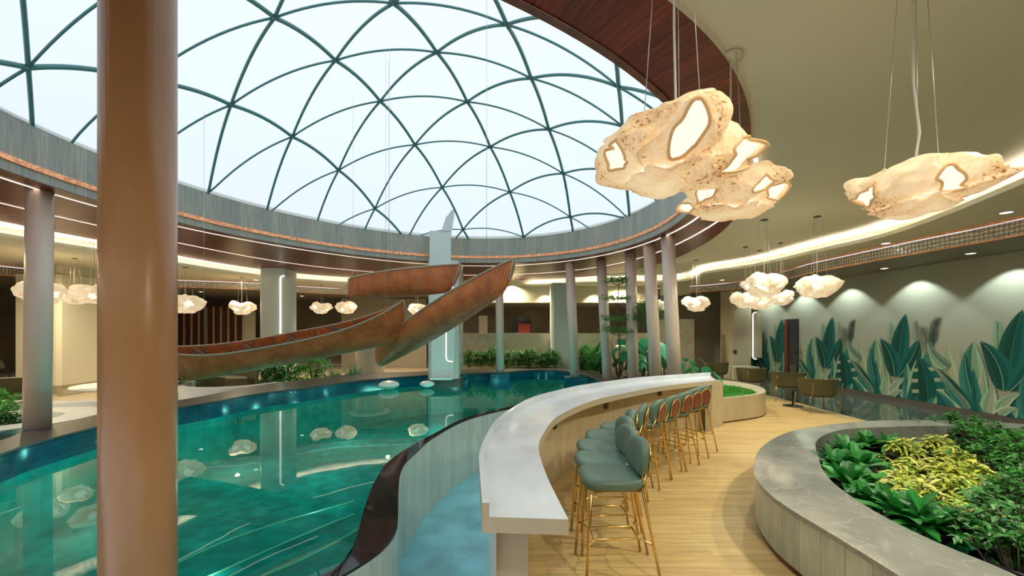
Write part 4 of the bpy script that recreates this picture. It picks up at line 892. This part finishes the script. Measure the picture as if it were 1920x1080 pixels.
c = at(180, 690, s=.0195); o = MB().box((c.x, c.y+.3, .5), (2.6, .5, 1.0)).build('host_counter', M['redwood']); tag(o, 'dark red wooden counter behind the ivory tub chair', 'counter')
# dark far rooms: glazing, slatted screen, curtains
YG = 18.6
def pane(x0, x1, y0, y1, m, name, label=None, cat='wall panel', Y=YG, th=.06, z0=None):
    s = Y/F; a = at(x0, y0, s=s); b = at(x1, y1, s=s); zb = 0 if z0 is None else z0
    return tag(MB().prism([(a.x, Y), (b.x, Y), (b.x, Y+th), (a.x, Y+th)], b.z if y1 else zb, a.z).build(name, m), label, cat)
pane(154, 205, 600, 0, M['glass_dark'], 'dark_window', 'dark blue window panel above the red wooden counter', 'window', Y=16.8)
pane(112, 150, 610, 0, M['wall'], 'cream_panel', 'cream wall panel left of the dark blue window', 'wall panel', Y=16.85)
c = at(380, 655, s=.0243); sc = thing('slat_screen', 'brown slatted timber screen behind the long canoe', 'screen', (c.x, c.y, .99)); 
for k in range(34):
    x = -1.85+k*.112; MB().box((x, 0, .72-.28), (.05, .06, 2.86)).build('slat', M['redwood'] if k % 3 else M['ivory_fabric'], sc)
pane(640, 800, 560, 0, M['wall_taupe'], 'taupe_panel', 'taupe wall panel behind the topmost canoe', Y=19.0); pane(458, 478, 585, 0, M['wall'], 'cream_panel', 'narrow cream panel left of the pale blue pillar', Y=18.0)
pane(960, 995, 594, 0, M['glass_dark'], 'framed_screen', 'dark framed panel behind the low stone wall', Y=17.5, cat='panel'); pane(972, 994, 607, 0, mat('red_upholstery', (.35, .05, .03), .6), 'red_seat', 'red high seat showing over the low stone wall', Y=17.0, cat='seat', th=.4)
pane(898, 914, 592, 0, M['ivory_fabric'], 'cream_panel', 'cream panel left of the middle pole over the low wall', Y=17.4)

# ------------------------------------------------------------------ planters
PO = smoothline([(2.14, -.5), (2.14, 1.2), (2.14, 2.19), (2.13, 2.6), (2.11, 2.97), (2.13, 3.26), (2.23, 3.6), (2.42, 3.95), (2.83, 4.5), (3.42, 5.05), (3.97, 5.4), (4.65, 5.67), (5.39, 5.87), (6.3, 5.9), (7.5, 5.6), (8.2, 4.6), (8.35, 3), (8.3, 1), (8.1, -.5)], 110)
PI_ = smoothline([(2.85, -.5), (2.84, 1.2), (2.79, 2.23), (2.72, 2.5), (2.71, 2.9), (2.81, 3.38), (2.98, 3.77), (3.23, 4.15), (3.75, 4.85), (4.47, 5.35), (5.26, 5.50), (6.2, 5.54), (7.1, 5.2), (7.7, 4.4), (7.85, 3), (7.8, 1), (7.6, -.5)], 110)
ZP = .486
pl = thing('planter_bench', 'curved planter bench with a grey marble top and pale slab sides', 'planter', (0, 0, 0))
mb = MB(); mb.strip(z3(PO, ZP), z3(PI_, ZP)); mb.strip(z3(PO, ZP-.035), z3(PO, ZP)); mb.strip(z3(PI_, ZP), z3(PI_, .1)); mb.build('bench_top', M['marble_top'], pl)
MB().strip(z3(offset(PO, -.012), .05), z3(offset(PO, -.012), ZP-.035), uv=True).build('side_slabs', M['clad_pale'], pl)
MB().strip(z3(offset(PO, -.03), 0), z3(offset(PO, -.03), .05)).build('recessed_base', M['redwood'], pl)
MB().ngon([(p.x, p.y) for p in PI_], .12).build('soil', M['soil'], pl)
g_out = smoothline([(3.84, 7.62), (4.51, 7.90), (5.2, 8.25), (5.62, 8.75), (5.85, 9.5), (5.6, 10.4), (4.6, 10.7)], 50)
g_in = smoothline([(3.90, 7.68), (4.50, 7.95), (5.12, 8.30), (5.32, 8.80), (5.25, 9.3), (4.9, 9.8), (4.3, 9.9)], 50)
gp = thing('end_planter', 'low wood-clad planter of grass at the far end of the bar counter', 'planter', (0, 0, 0))
mb = MB(); mb.strip(z3(g_out, .5), z3(g_in, .5)); mb.strip(z3(g_out, .475), z3(g_out, .5)); mb.strip(z3(g_in, .5), z3(g_in, .40)); mb.build('rim', M['marble_cream'], gp)
MB().strip(z3(g_out, .03), z3(g_out, .475), uv=True).build('side_cladding', M['clad'], gp); MB().strip(z3(offset(g_out, .02), 0), z3(offset(g_out, .02), .03)).build('recessed_base', M['redwood'], gp)
MB().ngon([(p.x, p.y) for p in g_in]+[(3.9, 9.2)], .44).build('soil', M['soil'], gp)
# soil bed with the poles and trees behind the counter
bed = [(p.x, p.y) for p in CO[88:]]+[(2.6, 8.9), (1.75, 7.1), (2.6, 7.45), (3.8, 8.05), (4.2, 9.8), (4.6, 11.5), (4.8, 15.6), (.8, 15.6)]
b_ = struct(MB().prism(bed, 0, .3).build('floor_bed', M['soil']))

# ------------------------------------------------------------------ plants
def blade(mb, p, d, L, w, col, droop=.5, n=4, fold=.25, up=Vector((0, 0, 1))):
    """one arching leaf from p along d"""
    p = Vector(p); d = Vector(d).normalized(); side = d.cross(up)
    side = side.normalized() if side.length > 1e-3 else Vector((1, 0, 0)); prev = None
    for i in range(n+1):
        t = i/n; q = p+d*(L*t)+Vector((0, 0, -droop*L*t*t)); hw = w/2*math.sin(PI*min(1, t*.92+.08))**.8 if t < 1 else .001
        r = [q-side*hw+Vector((0, 0, fold*hw)), q, q+side*hw+Vector((0, 0, fold*hw))]
        if prev:
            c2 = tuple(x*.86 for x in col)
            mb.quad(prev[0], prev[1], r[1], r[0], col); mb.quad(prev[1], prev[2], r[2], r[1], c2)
        prev = r
def tint(c, k, rnd): f = 1.35*(1+rnd.uniform(-k, k)); return tuple(min(1, x*f) for x in c)
def plant(name, kind, seed, label, group, loc, rz=0, sc=1, pot=False):
    rnd = random.Random(seed); o = thing(name, label, 'plant', loc, rz, group); mb = MB(); st = MB()
    U = rnd.uniform
    if kind == 'strap':
        for k in range(26):
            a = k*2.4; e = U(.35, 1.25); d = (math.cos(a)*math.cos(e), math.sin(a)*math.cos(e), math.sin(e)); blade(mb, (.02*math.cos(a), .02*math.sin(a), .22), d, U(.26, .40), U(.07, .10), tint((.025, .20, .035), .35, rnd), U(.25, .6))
        for k in range(3): st.tube([(0, 0, .1), (U(-.02, .02), U(-.02, .02), .26)], .012, n=5)
    elif kind == 'croton':
        for k in range(18):
            a, r = U(0, 6.28), U(0, .20); x, y, z = r*math.cos(a), r*math.sin(a), U(.30, .48)-r*.5
            st.tube([(x*.3, y*.3, .1), (x, y, z)], .005, n=4)
            for j in range(11):
                b = j*2.4; e = U(-.1, .8); c = rnd.choice([(.38, .46, .05), (.50, .52, .09), (.22, .36, .04), (.55, .55, .16)])
                blade(mb, (x, y, z-.01*j), (math.cos(b)*math.cos(e), math.sin(b)*math.cos(e), math.sin(e)), U(.09, .14), U(.026, .04), tint(c, .2, rnd), .5, 3)
    elif kind == 'shrub':
        for k in range(24):
            a, r = U(0, 6.28), U(.05, .26); x, y, z = r*math.cos(a), r*math.sin(a), U(.22, .52)-r*.5; st.tube([(x*.3, y*.3, .08), (x, y, z)], .004, n=4)
            for j in range(12):
                b = j*2.4; e = U(-.3, .9); blade(mb, (x+U(-.04, .04), y+U(-.04, .04), z+U(-.06, .03)), (math.cos(b)*math.cos(e), math.sin(b)*math.cos(e), math.sin(e)), U(.05, .085), U(.028, .04), tint((.035, .17, .03), .45, rnd), .3, 2)
    elif kind == 'hedge':
        for k in range(85):
            a, r = U(0, 6.28), U(.05, .40); x, y, z = r*math.cos(a), r*math.sin(a), U(.05, .85)*(1-r*.9)+.1
            for j in range(12):
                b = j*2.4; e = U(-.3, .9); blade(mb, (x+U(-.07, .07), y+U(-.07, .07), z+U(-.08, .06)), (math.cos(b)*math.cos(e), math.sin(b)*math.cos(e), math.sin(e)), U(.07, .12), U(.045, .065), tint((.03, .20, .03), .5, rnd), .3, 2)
        for k in range(5): st.tube([(0, 0, 0), (U(-.25, .25), U(-.25, .25), U(.5, .85))], .010, n=4)
    elif kind == 'grasses':
        for k in range(210):
            a = U(0, 6.28); e = U(.75, 1.5); blade(mb, (U(-.06, .06), U(-.06, .06), 0), (math.cos(a)*math.cos(e), math.sin(a)*math.cos(e), math.sin(e)), U(.6, 1.15), .028, tint((.16, .34, .20), .4, rnd), U(.2, .75), 5)
        st.lathe([(.07, 0), (.05, .1), (0, .12)], 8)
    elif kind == 'bright':
        for k in range(60):
            a, r = U(0, 6.28), U(.0, .38); x, y, z = r*math.cos(a), r*math.sin(a), U(.15, .75)*(1-r*.8)
            for j in range(9):
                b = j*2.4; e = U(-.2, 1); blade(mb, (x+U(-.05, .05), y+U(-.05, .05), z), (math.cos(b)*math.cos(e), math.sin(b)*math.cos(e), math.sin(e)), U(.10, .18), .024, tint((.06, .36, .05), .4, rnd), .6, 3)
        for k in range(4): st.tube([(0, 0, 0), (U(-.2, .2), U(-.2, .2), .5)], .010, n=4)
    elif kind == 'elephant':
        for k in range(11):
            a = k*2.4+U(-.3, .3); h = U(.45, 1.05); r = U(.15, .45); tip = Vector((r*math.cos(a), r*math.sin(a), h)); st.tube([(0, 0, 0), tip*.5+Vector((0, 0, .12*h)), tip], [.014, .010, .007], n=5)
            blade(mb, tip, (math.cos(a)*.7, math.sin(a)*.7, U(-.75, -.1)), U(.30, .46), U(.22, .32), tint(rnd.choice([(.03, .26, .12), (.05, .32, .20), (.02, .20, .06)]), .3, rnd), U(.15, .6), 6, .12)
    elif kind == 'tiered':
        H = 2.9; st.tube([(0, 0, 0), (.03, 0, H*.4), (-.02, .02, H*.7), (.02, 0, H)], [.022, .018, .013, .007], n=6)
        for z, R in ((H*.50, .55), (H*.60, .60), (H*.78, .45), (H*.95, .42)):
            for k in range(9):
                a = k*.7+z; e = Vector((R*U(.6, 1)*math.cos(a), R*U(.6, 1)*math.sin(a), z+U(0, .14))); st.tube([(0, 0, z-.12), e], .005, n=4)
                for j in range(40):
                    q = Vector((0, 0, z)).lerp(e, U(.3, 1.05)); b = U(0, 6.28); blade(mb, q+Vector((U(-.09, .09), U(-.09, .09), U(-.04, .06))), (math.cos(b), math.sin(b), U(-.1, .5)), U(.08, .13), .05, tint((.08, .28, .06), .5, rnd), .2, 2)
    elif kind == 'crown':
        H = 1.65; st.tube([(0, 0, 0), (.04, 0, H*.6), (0, 0, H)], [.022, .018, .012], n=6)
        for k in range(7): st.tube([(0, 0, H-.1), (.4*math.cos(k*.9), .4*math.sin(k*.9), H+.45)], .006, n=4)
        for k in range(1300):
            v = Vector((rnd.gauss(0, 1), rnd.gauss(0, 1), rnd.gauss(0, 1))).normalized()*U(.3, 1); b = U(0, 6.28)
            blade(mb, (v.x*.55, v.y*.5, H+.45+v.z*.48), (math.cos(b), math.sin(b), U(-.2, .5)), U(.07, .11), .045, tint((.09, .28, .07), .5, rnd), .2, 2)
    elif kind == 'turf':
        pass
    if mb.f: mb.build('foliage', M['leaf'], o)
    if st.f: st.build('stems', M['bark'], o)
    if pot: MB().lathe([(0, 0), (.10, 0), (.135, .22), (.145, .22), (.145, .245), (.13, .245), (.12, .2), (0, .2)], 24).build('pot', M['plastic'], o)
    o.scale = (sc,)*3; return o
ORD = ['first', 'second', 'third', 'fourth', 'fifth', 'sixth', 'seventh', 'eighth', 'ninth', 'tenth', 'eleventh', 'twelfth', 'thirteenth', 'fourteenth']
protos = {}
def plants(name, kind, pts, label, group, z, zpix, sc=1.0, pot=False, variants=2):
    for k, (x, y) in enumerate(pts):
        p = at(x, y, zpix); lb = label % ORD[k] if '%' in label else label; key = (kind, k % variants, pot)
        rz = k*2.17; f = sc*(1+.10*math.sin(k*5.1))
        if key not in protos: protos[key] = plant(name, kind, 40+k, lb, group, (p.x, p.y, z), rz, f, pot)
        else:
            o = dup(protos[key], (p.x, p.y, z), rz, lb, f, group); o.name = name
ZSOIL = .121
plants('strap_leaf_plant', 'strap', [(1588, 835), (1625, 822), (1668, 826), (1568, 866), (1612, 868), (1590, 895), (1645, 893), (1628, 925), (1668, 935), (1700, 962), (1748, 975), (1800, 985)], 'potted plant with dark strap leaves, %s along the inner bench edge from the back', 'strap-leaved plants along the bench edge', ZSOIL, .42, 1.0, True)
plants('yellow_croton', 'croton', [(1690, 842), (1704, 868), (1694, 893), (1712, 918), (1730, 944)], 'yellow-green leafy plant, %s from the back in the left yellow row', 'left row of yellow plants', ZSOIL, .42, 1.0, True)
plants('yellow_croton', 'croton', [(1752, 836), (1780, 848), (1806, 862), (1790, 890), (1830, 902), (1800, 918), (1838, 934), (1806, 955)], 'yellow-green leafy plant, %s from the back in the broad right yellow group', 'right group of yellow plants', ZSOIL, .42, 1.0, True)
plants('dark_shrub', 'shrub', [(1800, 806), (1838, 816), (1876, 828), (1912, 846), (1850, 838), (1888, 862), (1862, 872), (1900, 896), (1915, 935), (1890, 950), (1910, 990), (1880, 1010), (1915, 1045)], 'dark green small-leaved shrub, %s from the back on the mural side of the bed', 'dark shrubs on the mural side', ZSOIL, .42, 1.15, True)
bp = at(1830, 1000, .4); plant('broad_leaf_plant', 'elephant', 91, 'potted plant with a few broad oval leaves at the near edge of the bed', None, (bp.x, bp.y, ZSOIL), .5, .42, True)
tf = MB(); rnd = random.Random(5)
gx = [(p.x, p.y) for p in g_in]+[(3.9, 9.2)]
def inside(x, y, poly):
    c = False
    for (x1, y1), (x2, y2) in zip(poly, poly[1:]+poly[:1]):
        if (y1 > y) != (y2 > y) and x < (x2-x1)*(y-y1)/(y2-y1)+x1: c = not c
    return c
for k in range(5200):
    x, y = rnd.uniform(3.9, 5.35), rnd.uniform(7.65, 9.95)
    if inside(x, y, gx): a = rnd.uniform(0, 6.28); e = rnd.uniform(.7, 1.4); blade(tf, (x, y, .44), (math.cos(a)*math.cos(e), math.sin(a)*math.cos(e), math.sin(e)), rnd.uniform(.10, .24), .012, tint((.06, .34, .03), .4, rnd), .5, 2)
tag(tf.build('turf_grass', M['leaf']), 'bright green grass filling the low planter at the counter end', 'grass', None, 'stuff')
# hedge before the low stone wall, and under the poles
for k, x in enumerate((880, 902, 924, 950, 972, 994, 1016, 1034)):
    c = at(x, 680, s=.0202); lb = 'leafy green shrub, %s from the left in the hedge before the low stone wall' % ORD[k]
    if k == 0: h0 = plant('hedge_shrub', 'hedge', 140, lb, 'hedge before the low stone wall', (c.x, c.y, .36), 0, .85)
    else: dup(h0, (c.x, c.y, .36), k*2.1, lb, .85+.1*math.sin(k*4.0))
protos['hedge', 0, False] = h0
plants('hedge_shrub', 'hedge', [(1092, 690), (1110, 693), (1128, 696), (1100, 684), (1122, 686)], 'green shrub, %s of those between the two leftmost poles of the tree bed', 'shrubs between the left poles of the tree bed', .29, .42, 1.0)
plants('elephant_ear', 'elephant', [(1160, 702), (1182, 706), (1206, 700), (1222, 706)], 'large blue-green leaf plant, %s from the left among the poles', 'large-leaved plants among the poles', .29, .42, 1.3)
plants('elephant_ear', 'elephant', [(1244, 708), (1285, 712)], 'large-leaved plant, %s of two at the right end of the poles', 'large-leaved plants at the right end of the poles', .29, .42, .85)
c = at(1318, 715, s=.0112); plant('elephant_ear', 'elephant', 77, 'plant with upright oval leaves rising behind the far end of the counter', None, (c.x, c.y, .3), 1.2, .72)
c = at(1160, 700, s=.0143); plant('tiered_tree', 'tiered', 61, 'slender tree with flat tiers of leaves between the second and third poles', None, (c.x, c.y, .29), .3, 1.03).__setitem__('category', 'tree')
c = at(1214, 700, s=.0139); plant('round_crown_tree', 'crown', 62, 'small round-crowned tree between the third and fourth poles', None, (c.x, c.y, .29), .3, .95).__setitem__('category', 'tree')
# far left bank
def far_plant(name, kind, px, py, s, label, sc, seed):
    c = at(px, py, s=s); return plant(name, kind, seed, label, None, (c.x, c.y, .0), seed*.7, sc)
far_plant('leafy_shrub', 'hedge', 508, 720, .0165, 'dark thin-leaved shrub on the bank right of the long canoe middle', 1.05, 71)
far_plant('bright_shrub', 'bright', 545, 715, .0168, 'bright green bushy plant on the bank under the long canoe', 1.5, 72); far_plant('bright_shrub', 'bright', 588, 712, .0172, 'bright green bushy plant beside the blue-green grass fountain', 1.5, 73)
far_plant('fountain_grass', 'grasses', 624, 708, .0172, 'blue-green fountain grass, arching, left of the taller tuft', .95, 74); far_plant('fountain_grass', 'grasses', 662, 705, .0172, 'tall upright grass tuft at the right end of the bank', 1.1, 75)
far_plant('leafy_shrub', 'shrub', 340, 745, .0148, 'low yellowish shrub under the canoe just right of the brown column', 1.5, 76)
far_plant('leafy_shrub', 'bright', 4, 735, .0106, 'bright green plant at the left picture edge behind the sofa', .95, 78); far_plant('leafy_shrub', 'hedge', 8, 815, .0085, 'green shrub at the left picture edge by the white ring seat', .72, 79)
# floats on the water
for x, y, w, lb in ((729, 717, 38, 'larger pale oval float on the pool, left of the pair'), (801, 715, 28, 'smaller pale oval float on the pool near the pale pillar')):
    p = at(x, y+13, ZW); s = p.y/F; r = w*s/2; q = [(math.cos(-PI/2+PI*k/12)*r, .065+math.sin(-PI/2+PI*k/12)*r*.42) for k in range(13)]
    tag(MB().lathe(q, 28).build('pool_float', M['stone_float'], loc=(p.x, p.y, ZW+.06)), lb, 'float', 'floats on the pool')
